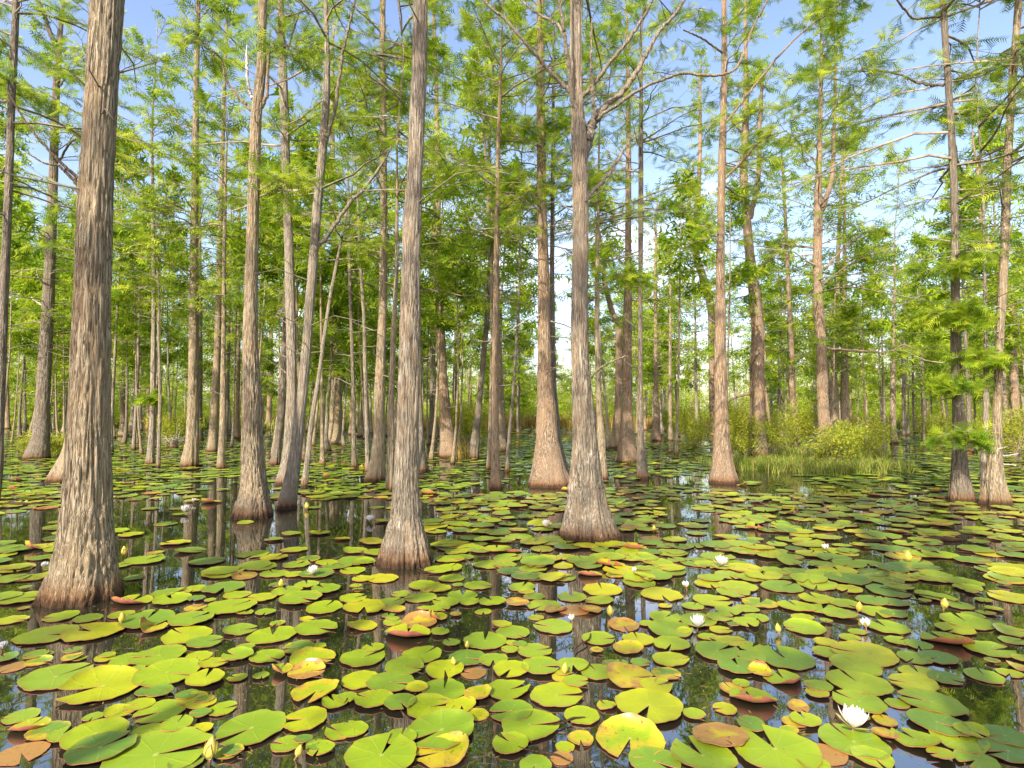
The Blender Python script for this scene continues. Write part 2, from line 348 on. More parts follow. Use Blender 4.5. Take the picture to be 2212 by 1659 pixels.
# ------------------------------------------------------------------ trunks
def trunk_mesh(name, P, bark, near, seed, H):
    """P rows: x, z, radius relative to the base point (column y allowed) -> fluted, bark-relieved bole"""
    rng = np.random.default_rng(seed)
    segs, dz = {2: (150, .016), 1: (72, .04), 0: (20, .14)}[near]
    zmax_f = {2: 5.6, 1: 9.0, 0: 30}[near]
    P = np.asarray(P, float); z = P[:, 2]; zs = np.concatenate([np.arange(-.12, min(zmax_f, H), dz), np.arange(min(zmax_f, H), H, .22), [H]])
    # smooth in z
    def ip(col):
        k = 5 if len(zs) > 20 else 1; v = np.interp(zs, z, P[:, col]); 
        wz = .22 if col < 2 else .10
        n = max(1, int(wz / dz)); ker = np.ones(2 * n + 1); ker /= ker.sum(); pad = np.concatenate([np.full(n, v[0]), v, np.full(n, v[-1])]); sm = np.convolve(pad, ker, 'valid')
        if col == 3: g = np.clip((zs - 0) / .25, 0, 1); sm = v * (1 - g) + sm * g
        return sm
    cx, cy, r = ip(0), ip(1), ip(3)
    rm = np.interp(.9, zs, r); th = np.arange(segs) / segs * 2 * math.pi
    fl = np.clip(r / rm - 1, 0, 1.6); K = rng.integers(7, 11)
    ph = rng.uniform(0, 6.28, 4); dr = .25 * np.sin(zs * 1.3 + ph[3])
    T = th[None, :] + dr[:, None]
    flute = .5 * np.abs(np.sin(K * .5 * T + ph[0])) + .3 * np.sin(3 * T + ph[1]) * .5 + .35 * np.sin(2 * K * .5 * T + ph[2] + 1) * .4 - .25
    lob = .045 * np.sin(2 * T + ph[1]) + .03 * np.sin(5 * T + ph[2]) * (.4 + fl[:, None])
    rr = r[:, None] * (1 + lob + fl[:, None] * .32 * flute + np.minimum(fl, 1)[:, None] * .09 * (np.abs(np.sin(K * 1.55 * T + ph[1] + .6 * np.sin(2.2 * zs + ph[0])[:, None])) - .6))
    Z = np.repeat(zs[:, None], segs, 1)
    if near:
        ux, uy = np.cos(th)[None, :] * r[:, None], np.sin(th)[None, :] * r[:, None]
        s = 56. if near == 2 else 30.
        n1 = vnoise(ux * s + 50, uy * s + 50, Z * s * .075, seed); n2 = vnoise(ux * s * 2.3 + 9, uy * s * 2.3 + 9, Z * s * .22, seed + 1); n3 = vnoise(ux * 9 + 5, uy * 9 + 5, Z * 1.4, seed + 2)
        rd = 1 - np.clip(np.abs(n1 - .5) * 5, 0, 1)
        amp = (.011 if near == 2 else .008) * np.clip(r / .1, .35, 1.3)[:, None]
        rr = rr - amp * rd * .9 + amp * (n2 - .5) * .8 + r[:, None] * .07 * (n3 - .5)
    V = np.stack([cx[:, None] + rr * np.cos(th)[None], cy[:, None] + rr * np.sin(th)[None], Z], -1).reshape(-1, 3)
    Q = grid_quads(len(zs), segs)
    return make_mesh(name, V, [Q], BARK[bark])

HERO_NAMES = []          # (x of bole at mid height in the photo, spoken name, depth)
def build_tree(label, bark, pts, H=None, z0=None, limbs=(), sprays=(), nbr=None, Lmax=None, group='cypress trees standing in the water', name='cypress_tree', dens=None, dead=(), vine=None, nick=None, w_scale=1.0):
    """pts: (x, y, width) in the photo, base first"""
    bx, by, bw = pts[0]
    d0 = ground(bx, by); Y = d0[1]
    for _ in range(3):
        X = (bx - CXP) / FPX * Y; rb = bw * Y / (2 * FPX) / math.sqrt(1 + (X / Y) ** 2); Y = d0[1] + rb * .85
    P3 = []
    for i, (x, y, wd) in enumerate(pts):
        p = at_depth(x, y, Y); 
        if i == 0: p = np.array([at_depth(x, y, Y)[0], Y, 0.0]); X0 = (bx - CXP) / FPX * Y; p[0] = X0
        r = w_scale * wd * Y / (2 * FPX) / math.sqrt(1 + (p[0] / Y) ** 2)
        P3.append([p[0], Y, p[2], r])
    P3 = np.array(P3); base = P3[0, :3].copy()
    if len(P3) == 2 or P3[1, 2] > .9:      # traced without its own flare: the swelling sits low
        r1 = P3[1, 3]; rb = P3[0, 3]; zf = min(.55, P3[1, 2] * .3)
        def xa(zv): return np.interp(zv, P3[:2, 2], P3[:2, 0])
        ins = [[xa(zf * .45), Y, zf * .45, r1 + (rb - r1) * .55], [xa(zf), Y, zf, r1 + (rb - r1) * .22], [xa(zf * 1.9), Y, zf * 1.9, r1 + (rb - r1) * .05]]
        P3 = np.vstack([P3[:1], ins, P3[1:]])
    order = np.argsort(P3[:, 2]); P3 = P3[order]
    seed = int(bx * 7 + by) % 9973; rng = np.random.default_rng(seed)
    top = P3[-1]; reach_top = pts[-1][1] <= 15
    if H is None: H = (rng.uniform(11.5, 14) if reach_top else max(top[2] + 1.6, rng.uniform(8, 10.5)))
    H = max(H, top[2] + 1.0)
    lean = (P3[-1, 0] - P3[-3, 0]) / max(.3, P3[-1, 2] - P3[-3, 2]); lean = float(np.clip(lean, -.12, .12))
    ext = []
    for k in (.33, .66, 1.0):
        zz = top[2] + (H - top[2]) * k; ext.append([top[0] + lean * (zz - top[2]) * (1 - .35 * k) + rng.normal(0, .05), Y, zz, max(.008, top[3] * (1 - k * .9))])
    P3 = np.vstack([[P3[0, 0], Y, -.3, P3[0, 3] * 1.08], P3, ext])
    P3[:, 1] += np.interp(P3[:, 2], [0, 1, 4, 8, 14], np.cumsum(rng.normal(0, .05 if Y > 7 else .015, 5)) * np.array([0, .5, 1, 1.5, 2]))
    loc = P3.copy(); loc[:, 0] -= base[0]; loc[:, 1] -= base[1]
    near = 2 if Y < 7.2 else (1 if Y < 17 else 0)
    root = empty(name, base); tag(root, label, 'tree', group)
    link('trunk', trunk_mesh('trunk', loc, bark, near, seed, H), root)
    def axis(z): return np.array([np.interp(z, loc[:, 2], loc[:, 0]), np.interp(z, loc[:, 2], loc[:, 1]), z])
    if z0 is None: z0 = 5.6 if Y < 5.5 else 4.8 if Y < 7 else (4.0 if Y < 12 else (3.4 if Y < 20 else 2.6))
    tm, ss = (SP_NEAR, .15) if Y < 11 else ((SP_MID, .19) if Y < 20 else (SP_FAR, .26))
    if nbr is None: nbr = int((H - z0) * (4.0 if Y < 7.5 else 5.3 if Y < 20 else 5.0))
    if Lmax is None: Lmax = rng.uniform(1.5, 2.1)
    if dens is None: dens = .8 if Y < 7.5 else 1.1 if Y < 12 else (.95 if Y < 20 else .8)
    ex = []
    for (sx, sy, sz, off) in sprays:
        p = at_depth(sx, sy, Y + off) - base; zb = max(.4, p[2] - .25); ex.append((axis(zb), p, sz))
    for k, pl in enumerate(list(limbs) + list(dead)):
        isdead = k >= len(limbs); q = []
        cur = rng.choice([-1, 1]) * rng.uniform(.1, .4)
        for i, (x, y, wd) in enumerate(pl):
            f = i / max(1, len(pl) - 1); p = at_depth(x, y, Y + cur * f * 1.0) - base; q.append([*p, wd * Y / (2 * FPX)])
        if not isdead or True:
            q[0][1] = axis(q[0][2])[1]
        if pl[-1][1] < 20:   # leaves the picture: goes on upwards
            a, b = np.array(q[-2]), np.array(q[-1]); dv = (b - a)[:3]; dv /= np.linalg.norm(dv); e = b.copy(); e[:3] += dv * 1.1 + np.array([0, 0, .3]); e[3] = .006; q.append(list(e))
        S = smooth_line(q, 8 * len(q)); S[:, 3] = np.maximum(S[:, 3], .0035)
        S[1:-1, :3] += rng.normal(0, 1, (len(S) - 2, 3)) * np.minimum(.006, S[1:-1, 3:4] * .25)
        V, Q = tube(S[:, :3], S[:, 3], 12 if near == 2 else 7)
        lm = link('limb' if not isdead else 'dead_branch', make_mesh('limb', V, [Q], DEAD if isdead else BARK[bark]), root)
        if not isdead and S[-1, 2] > 1.8 and (Y > 6 or pl[-1][1] < 20):
            tl = S[-1, :3]; ex.append((S[-8, :3], tl, rng.uniform(.7, 1.1) if Y > 7 else .5))
    cm = crown_mesh('crown', axis, z0, H, rng, tm, ss, nbr, Lmax, dens, extra=ex)
    link('crown', cm, root)
    if vine:
        q = []
        for (x, y) in vine:
            p = at_depth(x, y, Y) - base; a = axis(p[2]); r = np.interp(p[2], loc[:, 2], loc[:, 3]); dx = np.clip(p[0] - a[0], -r * .98, r * .98)
            q.append([a[0] + dx, a[1] - math.sqrt(max(0, (r * 1.1) ** 2 - dx ** 2)) - .008, p[2], .009])
        S = smooth_line(q, 40); V, Q = tube(S[:, :3], S[:, 3], 6); link('vine', make_mesh('vine', V, [Q], VINE), root)
    if nick: HERO_NAMES.append((np.mean([p[0] for p in pts[:2]]), nick, Y, base[0]))
    TREES.append((base[0], base[1], P3[1, 3])); return root
TREES = []

# ------------------------------------------------------------------ the traced cypresses (photo points: x, y, width)
T = build_tree
T('massive fibrous cypress trunk with flared foot, closest to the viewer at left', 'tan',
  [(190, 1312, 180), (184, 1250, 158), (180, 1200, 140), (184, 1120, 116), (185, 1050, 106), (187, 900, 97), (190, 750, 91), (193, 600, 87), (197, 400, 86), (208, 200, 81), (219, 0, 82)], H=12.5,
  limbs=[((160, 395, 9), (130, 360, 6), (95, 352, 4), (60, 330, 3)), ((158, 380, 8), (110, 330, 6), (60, 270, 4), (12, 190, 3))], nick='the massive left trunk')
T('bottle-shaped cypress with wide fluted foot left of centre', 'tan',
  [(553, 1122, 90), (550, 1053, 60), (545, 953, 47), (545, 853, 43), (541, 753, 34), (542, 653, 32), (544, 553, 29), (546, 500, 27), (550, 333, 27), (554, 243, 26), (560, 200, 26), (567, 133, 22), (567, 0, 20)], z0=6.2,
  limbs=[((547, 242, 8), (520, 215, 6), (490, 175, 5), (476, 125, 4), (440, 100, 3)), ((566, 232, 8), (578, 195, 7), (581, 120, 5), (600, 108, 4), (622, 98, 4)), ((562, 412, 7), (580, 400, 6), (599, 387, 5))],
  dead=[((546, 213, 8), (537, 190, 6), (533, 140, 6), (533, 98, 2))], nick='the bottle-shaped trunk')
T('straight tall cypress trunk with pale scaly patches in the centre', 'lichen',
  [(878, 1228, 108), (877, 1173, 90), (876, 1106, 62), (880, 953, 48), (883, 820, 45), (885, 687, 42), (888, 553, 38), (889, 500, 40), (896, 367, 33), (902, 233, 35), (907, 133, 34), (908, 0, 34)], H=12, nick='the centre trunk')
T('big cypress forking into many bare limbs, right of centre', 'lichen',
  [(1271, 1172, 125), (1266, 1100, 90), (1264, 1020, 66), (1264, 953, 52), (1257, 853, 45), (1252, 753, 39), (1252, 653, 37), (1253, 553, 36), (1255, 500, 36), (1253, 400, 37), (1252, 317, 37), (1247, 250, 30), (1246, 233, 29), (1243, 100, 28), (1246, 0, 28)], H=12, z0=5.6,
  limbs=[((1258, 340, 26), (1270, 303, 24), (1287, 253, 19), (1310, 227, 14), (1344, 200, 12), (1370, 163, 11), (1400, 110, 9), (1427, 63, 8), (1470, 12, 7)),
         ((1290, 262, 9), (1303, 246, 8), (1337, 223, 8), (1387, 190, 7), (1437, 170, 6), (1474, 158, 6), (1510, 162, 6), (1545, 163, 6), (1575, 157, 5), (1595, 140, 5), (1615, 90, 5), (1635, 40, 4), (1655, 5, 4)),
         ((1252, 215, 10), (1284, 180, 9), (1320, 133, 8), (1354, 93, 7), (1387, 40, 6), (1407, 5, 5)),
         ((1262, 275, 11), (1237, 213, 10), (1230, 150, 9), (1220, 83, 8), (1210, 10, 7)),
         ((1236, 205, 10), (1197, 163, 8), (1164, 127, 7), (1130, 87, 6), (1087, 37, 6), (1047, 2, 5)),
         ((1220, 85, 7), (1204, 53, 6), (1164, 30, 5), (1130, 3, 5)),
         ((1286, 250, 9), (1280, 187, 8), (1277, 133, 6), (1279, 40, 3)),
         ((1265, 428, 12), (1285, 408, 9), (1304, 390, 8), (1330, 353, 7), (1357, 310, 5), (1377, 292, 4)),
         ((1272, 820, 5), (1304, 790, 4), (1354, 768, 3)), ((1262, 660, 6), (1287, 640, 5), (1311, 613, 4))],
  sprays=[(1345, 598, .32, .5)], nick='the forked trunk')
T('broad double-footed reddish cypress left of the many-limbed trunk', 'red',
  [(1186, 1054, 90), (1184, 1010, 66), (1182, 953, 48), (1180, 853, 36), (1176, 753, 28), (1176, 653, 26), (1175, 553, 24), (1171, 433, 21), (1169, 167, 18), (1168, 0, 16)],
  sprays=[(1180, 275, .9, -.3), (1165, 400, .7, .2), (1150, 430, .7, .6)], dead=[((1176, 675, 4), (1140, 690, 3), (1100, 715, 2)), ((1182, 690, 4), (1215, 700, 3), (1240, 712, 2))], nick='the double-footed trunk')
T('slim cypress pressed against the double-footed reddish trunk, on its right', 'dark',
  [(1212, 1046, 38), (1204, 950, 18), (1197, 850, 13), (1194, 700, 11), (1194, 553, 10), (1196, 300, 8), (1197, 100, 5)])
T('smooth tan cypress with bell-shaped foot standing alone right of centre', 'red',
  [(1561, 1046, 68), (1560, 1000, 48), (1559, 953, 38), (1557, 853, 29), (1556, 753, 27), (1558, 653, 23), (1558, 553, 20), (1559, 500, 18), (1562, 333, 18), (1565, 233, 15), (1567, 133, 14), (1566, 0, 12)],
  limbs=[((1570, 262, 6), (1618, 200, 5), (1661, 147, 5), (1708, 93, 4), (1758, 50, 3), (1800, 25, 3)), ((1566, 385, 6), (1608, 343, 5), (1648, 300, 4), (1700, 282, 3)), ((1562, 112, 5), (1520, 85, 4), (1476, 65, 3))], nick='the bell-footed trunk')
T('pale curved cypress bending behind the lone bell-shaped trunk', 'red',
  [(1541, 942, 28), (1539, 820, 17), (1537, 720, 16), (1538, 680, 17), (1530, 630, 17), (1516, 590, 18), (1503, 545, 17), (1508, 467, 11), (1514, 300, 9), (1513, 170, 6)],
  limbs=[((1503, 548, 10), (1489, 500, 8), (1489, 430, 7), (1498, 360, 4)),])
T('twisting orange-brown cypress wound with a dark vine, behind the marsh grass', 'red',
  [(1630, 985, 58), (1632, 930, 44), (1637, 887, 36), (1636, 853, 34), (1634, 787, 34), (1637, 720, 29), (1631, 653, 27), (1627, 603, 25), (1621, 553, 22), (1614, 467, 20), (1608, 367, 19), (1612, 300, 18), (1616, 233, 15), (1616, 100, 10), (1615, 0, 7)],
  limbs=[((1622, 470, 12), (1638, 383, 10), (1641, 267, 9), (1646, 173, 6)), ((1612, 300, 6), (1600, 285, 5), (1580, 260, 4)), ((1627, 580, 5), (1665, 560, 4), (1700, 520, 3)), ((1620, 850, 6), (1590, 858, 5), (1572, 870, 3))],
  vine=[(1625, 600), (1638, 625), (1643, 680), (1650, 745), (1628, 770), (1618, 800), (1640, 840), (1645, 900)], nick='the twisting orange trunk')
T('straight narrow brown cypress between the vine-wound and the clustered trunks', 'red', [(1714, 966, 18), (1715, 850, 14), (1716, 753, 13), (1709, 553, 9), (1706, 467, 8), (1701, 367, 6), (1697, 320, 4)], H=10.5, Lmax=2.4)
T('thick tan cypress at the left of the close cluster rising from the marsh grass', 'red',
  [(1786, 986, 40), (1783, 930, 30), (1779, 887, 25), (1777, 753, 22), (1772, 653, 21), (1772, 553, 20), (1775, 467, 21), (1777, 367, 14), (1783, 233, 11), (1786, 100, 7)],
  limbs=[((1783, 450, 12), (1797, 383, 10), (1801, 300, 8), (1804, 217, 7), (1804, 100, 5)), ((1786, 580, 6), (1820, 540, 4), (1870, 500, 3)), ((1785, 610, 5), (1830, 575, 4), (1880, 552, 3)), ((1788, 752, 6), (1841, 757, 5), (1918, 760, 4), (1950, 745, 3), (1980, 757, 2))],
  sprays=[(1830, 700, .8, .4), (1800, 300, .9, .3)], nick='the clustered trunks', nbr=80, Lmax=2.7)
T('middle trunk of the close cluster with a knotty shaded foot', 'tan', [(1803, 962, 26), (1802, 853, 21), (1799, 780, 17), (1806, 740, 13), (1811, 720, 12), (1811, 553, 10), (1815, 467, 8), (1818, 367, 6)])
T('right-hand trunk of the close cluster, straight with sunlit foot', 'tan', [(1823, 962, 16), (1826, 853, 19), (1829, 720, 12), (1831, 553, 9), (1832, 500, 8)], H=13, Lmax=2.8, nbr=90,
  dead=[((1815, 648, 6), (1841, 680, 5), (1862, 700, 4), (1860, 730, 2)), ((1800, 715, 5), (1830, 712, 4), (1865, 700, 3)), ((1829, 930, 5), (1865, 915, 4), (1885, 900, 2))])
T('dark upright cypress with a paler slab foot near the right edge', 'dark',
  [(2071, 1086, 58), (2070, 1020, 38), (2070, 953, 30), (2063, 853, 25), (2058, 753, 24), (2055, 653, 21), (2052, 553, 19), (2049, 433, 18), (2041, 300, 17), (2033, 200, 16), (2025, 100, 15), (2018, 0, 15)],
  limbs=[((2023, 197, 6), (1991, 180, 6), (1951, 163, 5), (1908, 153, 5), (1870, 154, 3), (1821, 155, 2)), ((2018, 52, 5), (1975, 40, 5), (1955, 20, 4), (1941, 5, 4)), ((2063, 860, 3), (2040, 862, 2), (2005, 880, 2))],
  sprays=[(2072, 938, .34, -.4), (2055, 575, .4, -.3), (2050, 670, .35, -.3), (2060, 830, .3, -.3), (2095, 690, .3, -.3), (2110, 775, .3, -.3)], nick='the dark right trunk', z0=3.2, nbr=64, Lmax=2.3, dens=1.1)
T('leaning cypress with a round swollen foot and dead twigs at the right edge', 'tan',
  [(2141, 1092, 64), (2145, 1030, 40), (2149, 953, 25), (2149, 853, 21), (2151, 753, 20), (2155, 653, 23), (2160, 553, 22), (2163, 400, 22), (2167, 300, 20), (2175, 167, 19), (2184, 33, 19), (2186, 0, 18)],
  dead=[((2140, 975, 3), (2165, 985, 3), (2200, 980, 2)), ((2140, 980, 3), (2160, 1000, 2), (2195, 1005, 2)), ((2138, 973, 3), (2175, 965, 2), (2190, 960, 1)), ((2134, 805, 3), (2150, 795, 2), (2155, 820, 2))],
  limbs=[((2168, 190, 6), (2185, 130, 5), (2212, 95, 4)), ((2180, 130, 6), (2192, 170, 5), (2212, 200, 3))], nick='the swollen-footed right trunk', z0=3.4, nbr=64, Lmax=2.3, dens=1.1)
T('slim pale stem growing from the swollen foot at the right edge, on its left', 'grey', [(2118, 1088, 22), (2124, 1000, 17), (2129, 920, 14), (2130, 787, 14), (2128, 720, 9), (2125, 553, 7), (2122, 400, 5)])
T('banded reddish cypress cut by the right edge of the view', 'red', [(2187, 968, 38), (2192, 900, 26), (2193, 853, 23), (2187, 720, 18), (2183, 653, 17), (2165, 590, 14), (2140, 540, 12), (2118, 500, 10), (2111, 433, 8), (2105, 350, 7), (2098, 317, 5)], sprays=[(2190, 700, .5, -.3)])
T('cypress at far left with mossy split foot', 'dark',
  [(83, 992, 60), (86, 950, 42), (86, 900, 34), (91, 700, 29), (97, 553, 26), (104, 400, 22), (112, 200, 18), (119, 100, 17), (124, 60, 12), (132, 0, 8)],
  limbs=[((118, 105, 11), (108, 70, 10), (95, 30, 8), (84, 3, 7)), ((122, 180, 5), (150, 155, 4), (175, 150, 3)), ((120, 340, 5), (150, 310, 4), (165, 300, 3)), ((108, 235, 4), (70, 205, 3), (20, 190, 2)), ((107, 160, 4), (60, 110, 3), (20, 95, 2))],
  dead=[((90, 615, 5), (84, 600, 4), (80, 582, 2)), ((88, 662, 4), (76, 650, 3), (68, 642, 2))], nick='the mossy-footed trunk')
T('stout cypress mostly hidden behind the massive left trunk, its flared foot showing on the left', 'tan', [(158, 1042, 104), (166, 980, 70), (172, 900, 46), (176, 700, 38), (180, 500, 32), (188, 200, 24), (192, 0, 18)])
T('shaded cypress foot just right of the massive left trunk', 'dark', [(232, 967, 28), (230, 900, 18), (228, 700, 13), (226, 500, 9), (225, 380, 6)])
T('rough dark trunk cut by the left edge of the view', 'dark', [(-12, 1087, 44), (-9, 1030, 32), (-8, 900, 26), (-6, 600, 24), (-3, 400, 22), (-1, 200, 20), (3, 0, 20)], limbs=[((2, 225, 6), (14, 170, 4))])
T('small cypress with neat round foot right of the massive left trunk', 'tan', [(269, 942, 26), (265, 850, 12), (262, 700, 9), (260, 553, 8), (257, 420, 5)])
T('thin dark pole of a cypress between the small round-footed one and a pale one', 'grey', [(292, 972, 11), (297, 800, 8), (300, 650, 7), (303, 553, 6), (306, 440, 4)])
T('pale slender cypress standing beside a thinner crooked stem at left', 'grey', [(329, 1004, 24), (330, 900, 13), (333, 700, 10), (335, 553, 9), (337, 300, 6), (343, 165, 3)], sprays=[(318, 860, .3, -.2)])
T('thin crooked mossy stem beside the pale slender cypress', 'grey', [(346, 1011, 10), (347, 850, 8), (345, 700, 6), (349, 640, 4)], H=6)
T('thin dark background stem left of the pale slender cypress', 'dark', [(312, 921, 9), (311, 750, 7), (314, 600, 6), (318, 450, 4)])
T('reddish stem half hidden behind the pale slender cypress', 'red', [(323, 925, 11), (322, 750, 8), (322, 620, 7), (322, 450, 5)])
T('dark straight background cypress above the stump sprouting twigs', 'dark', [(377, 903, 14), (375, 750, 9), (373, 553, 7), (373, 450, 5)])
T('sturdy brown cypress with a dark wet foot, left of the bottle-shaped one', 'tan',
  [(413, 1009, 42), (416, 950, 30), (418, 880, 25), (422, 653, 21), (421, 553, 19), (421, 400, 17), (422, 200, 14), (423, 0, 11)], nick='the dark-footed trunk')
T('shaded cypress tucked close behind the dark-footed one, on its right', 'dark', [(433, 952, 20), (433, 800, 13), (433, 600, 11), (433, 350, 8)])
T('smooth cypress with a pale orange foot, right of the dark-footed one', 'tan', [(461, 976, 30), (465, 850, 18), (469, 750, 16), (474, 553, 14), (477, 420, 12), (482, 267, 9), (490, 67, 6), (492, 8, 5)])
T('narrow cypress overlapping the one with the pale orange foot', 'tan', [(481, 1014, 24), (480, 900, 14), (479, 753, 10), (480, 553, 9), (484, 350, 6)])
T('thin background stem just left of the bottle-shaped cypress', 'dark', [(490, 954, 9), (493, 750, 7), (497, 553, 5), (498, 450, 4)])
T('reddish-footed slim cypress touching the bottle-shaped trunk from behind', 'red', [(514, 947, 18), (514, 800, 9), (515, 553, 8), (518, 420, 5)])
T('slim cypress half hidden behind the right side of the bottle-shaped trunk', 'tan', [(564, 932, 12), (563, 750, 10), (563, 553, 9), (566, 400, 6)])
T('small cypress with reddish bell foot behind and right of the bottle-shaped one', 'red', [(580, 926, 22), (582, 820, 10), (582, 720, 9), (587, 553, 6), (588, 450, 4)])
T('dark slim trunk left of the crossing pair', 'dark', [(597, 1005, 28), (605, 900, 16), (610, 787, 13), (612, 653, 11), (613, 450, 8)])
T('straighter trunk of the crossing pair left of centre', 'grey',
  [(613, 1048, 34), (621, 1000, 27), (625, 953, 25), (630, 853, 22), (629, 753, 22), (624, 553, 21), (618, 400, 19), (613, 233, 19), (607, 100, 18), (605, 0, 16)], limbs=[((614, 130, 5), (630, 80, 4), (645, 30, 3)),], nick='the crossing pair')
T('leaning trunk of the crossing pair with pale ribbed foot', 'grey',
  [(622, 1101, 46), (629, 1040, 34), (637, 987, 28), (652, 853, 24), (661, 753, 22), (667, 653, 22), (675, 553, 22), (680, 467, 22), (688, 383, 21), (697, 283, 20), (702, 200, 17), (704, 100, 12), (700, 0, 9)],
  limbs=[((687, 528, 10), (705, 513, 9), (720, 490, 9), (757, 437, 8), (787, 407, 7), (820, 362, 6), (850, 312, 4)), ((702, 300, 9), (722, 240, 8), (735, 150, 7), (745, 90, 6), (765, 5, 5)), ((697, 190, 4), (672, 150, 3), (650, 120, 3))])
T('thin stem leaning far to the right of the crossing pair', 'grey', [(660, 1054, 17), (664, 1000, 12), (672, 920, 11), (689, 820, 9), (703, 720, 8), (713, 653, 7), (726, 587, 7), (740, 520, 6), (752, 455, 4)], H=5.6)
T('pale cypress with a wide sunlit foot between the crossing pair and the centre trunk', 'tan', [(725, 961, 42), (726, 900, 28), (727, 853, 22), (727, 687, 16), (723, 467, 12), (722, 300, 10), (722, 100, 6)], nick='the sunlit-footed trunk')
T('dark slender stem in the middle distance left of the centre trunk', 'dark', [(767, 1011, 13), (766, 850, 9), (762, 700, 8), (758, 553, 7), (757, 420, 5)])
T('distant cypress with little reddish foot seen behind the dark slender stem', 'red', [(760, 939, 14), (762, 800, 8), (762, 650, 7), (763, 500, 5)])
T('slightly bowed thin cypress left of the thick leaning-in trunk', 'grey', [(797, 1021, 14), (793, 900, 10), (788, 760, 9), (787, 700, 8), (777, 553, 7), (774, 450, 5)])
T('strong cypress left of the centre trunk, its foot kicked to the left', 'tan',
  [(813, 1041, 46), (817, 990, 32), (820, 930, 26), (820, 853, 24), (824, 753, 22), (827, 653, 19), (829, 553, 18), (830, 500, 17), (830, 300, 16), (830, 133, 14), (830, 0, 13)],
  limbs=[((833, 125, 4), (845, 105, 4), (862, 80, 2)), ((835, 250, 4), (855, 225, 3), (868, 195, 2))], nick='the kicked-foot trunk')
T('narrow cypress squeezed between the kicked-foot trunk and the centre trunk', 'tan', [(844, 1062, 20), (846, 950, 15), (846, 853, 14), (852, 687, 11), (857, 587, 9), (858, 420, 6), (858, 300, 5)])
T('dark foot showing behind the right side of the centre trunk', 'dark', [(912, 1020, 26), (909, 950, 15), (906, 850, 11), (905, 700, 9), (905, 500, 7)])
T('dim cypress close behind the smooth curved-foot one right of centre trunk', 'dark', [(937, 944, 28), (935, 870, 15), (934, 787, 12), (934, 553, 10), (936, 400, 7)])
T('smooth cypress with a foot curving to the right beside the centre trunk', 'red',
  [(970, 989, 48), (967, 950, 36), (963, 910, 28), (956, 820, 22), (951, 720, 21), (947, 620, 17), (945, 500, 15), (944, 333, 13), (942, 200, 10), (938, 67, 8), (937, 5, 7)], limbs=[((943, 170, 6), (935, 140, 5), (925, 110, 4))], nick='the curved-foot trunk')
T('forked dark cypress in the background behind the leaning stem', 'dark', [(985, 928, 20), (984, 850, 14), (984, 750, 10), (985, 650, 8), (987, 553, 6)], limbs=[((988, 800, 6), (996, 720, 5), (1004, 670, 5), (1009, 620, 3))])
T('dark stem leaning to the right with broken dry reeds at its foot', 'dark', [(1022, 991, 24), (1030, 920, 15), (1037, 853, 12), (1050, 720, 11), (1056, 620, 9), (1060, 540, 8), (1052, 400, 7), (1046, 267, 6), (1038, 150, 4)])
T('pale straight cypress with a spotted slender foot in mid centre', 'red', [(1072, 1059, 26), (1070, 1000, 19), (1070, 920, 16), (1069, 787, 14), (1071, 653, 13), (1073, 500, 11), (1075, 333, 9), (1081, 167, 7), (1084, 67, 4)], nick='the slender centre stem')
T('thin cypress close behind the pale straight one in mid centre', 'tan', [(1057, 1016, 15), (1060, 900, 10), (1064, 750, 9), (1062, 600, 8), (1064, 450, 6)])
T('very thin leaning stem between the slender centre one and the double-footed trunk', 'dark', [(1095, 1020, 11), (1101, 930, 8), (1107, 870, 7), (1115, 753, 6), (1122, 620, 5), (1123, 520, 4)])
T('thin far stem in front of the grassy shore, left one of two', 'dark', [(1088, 921, 10), (1090, 800, 6), (1090, 720, 5)])
T('thin far stem in front of the grassy shore, right one of two', 'dark', [(1119, 931, 9), (1120, 800, 6), (1121, 700, 5)])
T('mid-distance cypress behind the right flank of the many-limbed trunk', 'tan', [(1301, 1037, 22), (1298, 930, 16), (1294, 850, 12), (1290, 720, 10), (1292, 553, 9), (1294, 420, 6)])
T('ribbed cypress with wide dark-edged foot right of the many-limbed trunk', 'red', [(1353, 1001, 52), (1355, 950, 32), (1356, 887, 23), (1356, 753, 21), (1358, 653, 18), (1359, 553, 14), (1360, 300, 12), (1359, 200, 10), (1357, 50, 6)],
  dead=[((1350, 575, 4), (1335, 555, 3), (1320, 530, 2))], nick='the ribbed trunk')
T('orange-footed cypress leaning left behind the ribbed one', 'red', [(1330, 969, 30), (1332, 930, 20), (1335, 887, 15), (1338, 780, 14), (1338, 703, 13), (1322, 668, 12), (1306, 600, 9), (1300, 520, 6)])
T('dark straight pole-like cypress right of the ribbed one', 'dark', [(1386, 1036, 28), (1385, 960, 15), (1385, 853, 12), (1386, 653, 10), (1388, 450, 12), (1388, 300, 11), (1389, 200, 9), (1388, 60, 6)], nick='the dark pole')
T('small cypress with a bell foot right of the dark pole-like one', 'red', [(1416, 952, 30), (1418, 900, 15), (1418, 853, 10), (1419, 653, 8), (1421, 500, 6)])
T('thin cypress beside shrubs, right of the small bell-footed one', 'tan', [(1447, 952, 13), (1448, 830, 7), (1449, 703, 6), (1450, 600, 4)])
T('distant cypress with a lit round foot right of the marsh grass', 'tan', [(1929, 958, 22), (1929, 900, 14), (1930, 820, 12), (1932, 720, 8), (1936, 653, 6), (1938, 560, 4)], H=12, Lmax=2.6, nick='the distant lit-foot stem')
T('distant cypress just right of the one with the lit round foot', 'dark', [(1951, 941, 16), (1951, 850, 9), (1951, 720, 8), (1950, 640, 5)])
T('far small-footed cypress midway between the marsh grass and the dark right trunk', 'dark', [(1993, 939, 14), (1992, 850, 7), (1991, 753, 6), (1990, 640, 4)], H=11.5, Lmax=2.6)
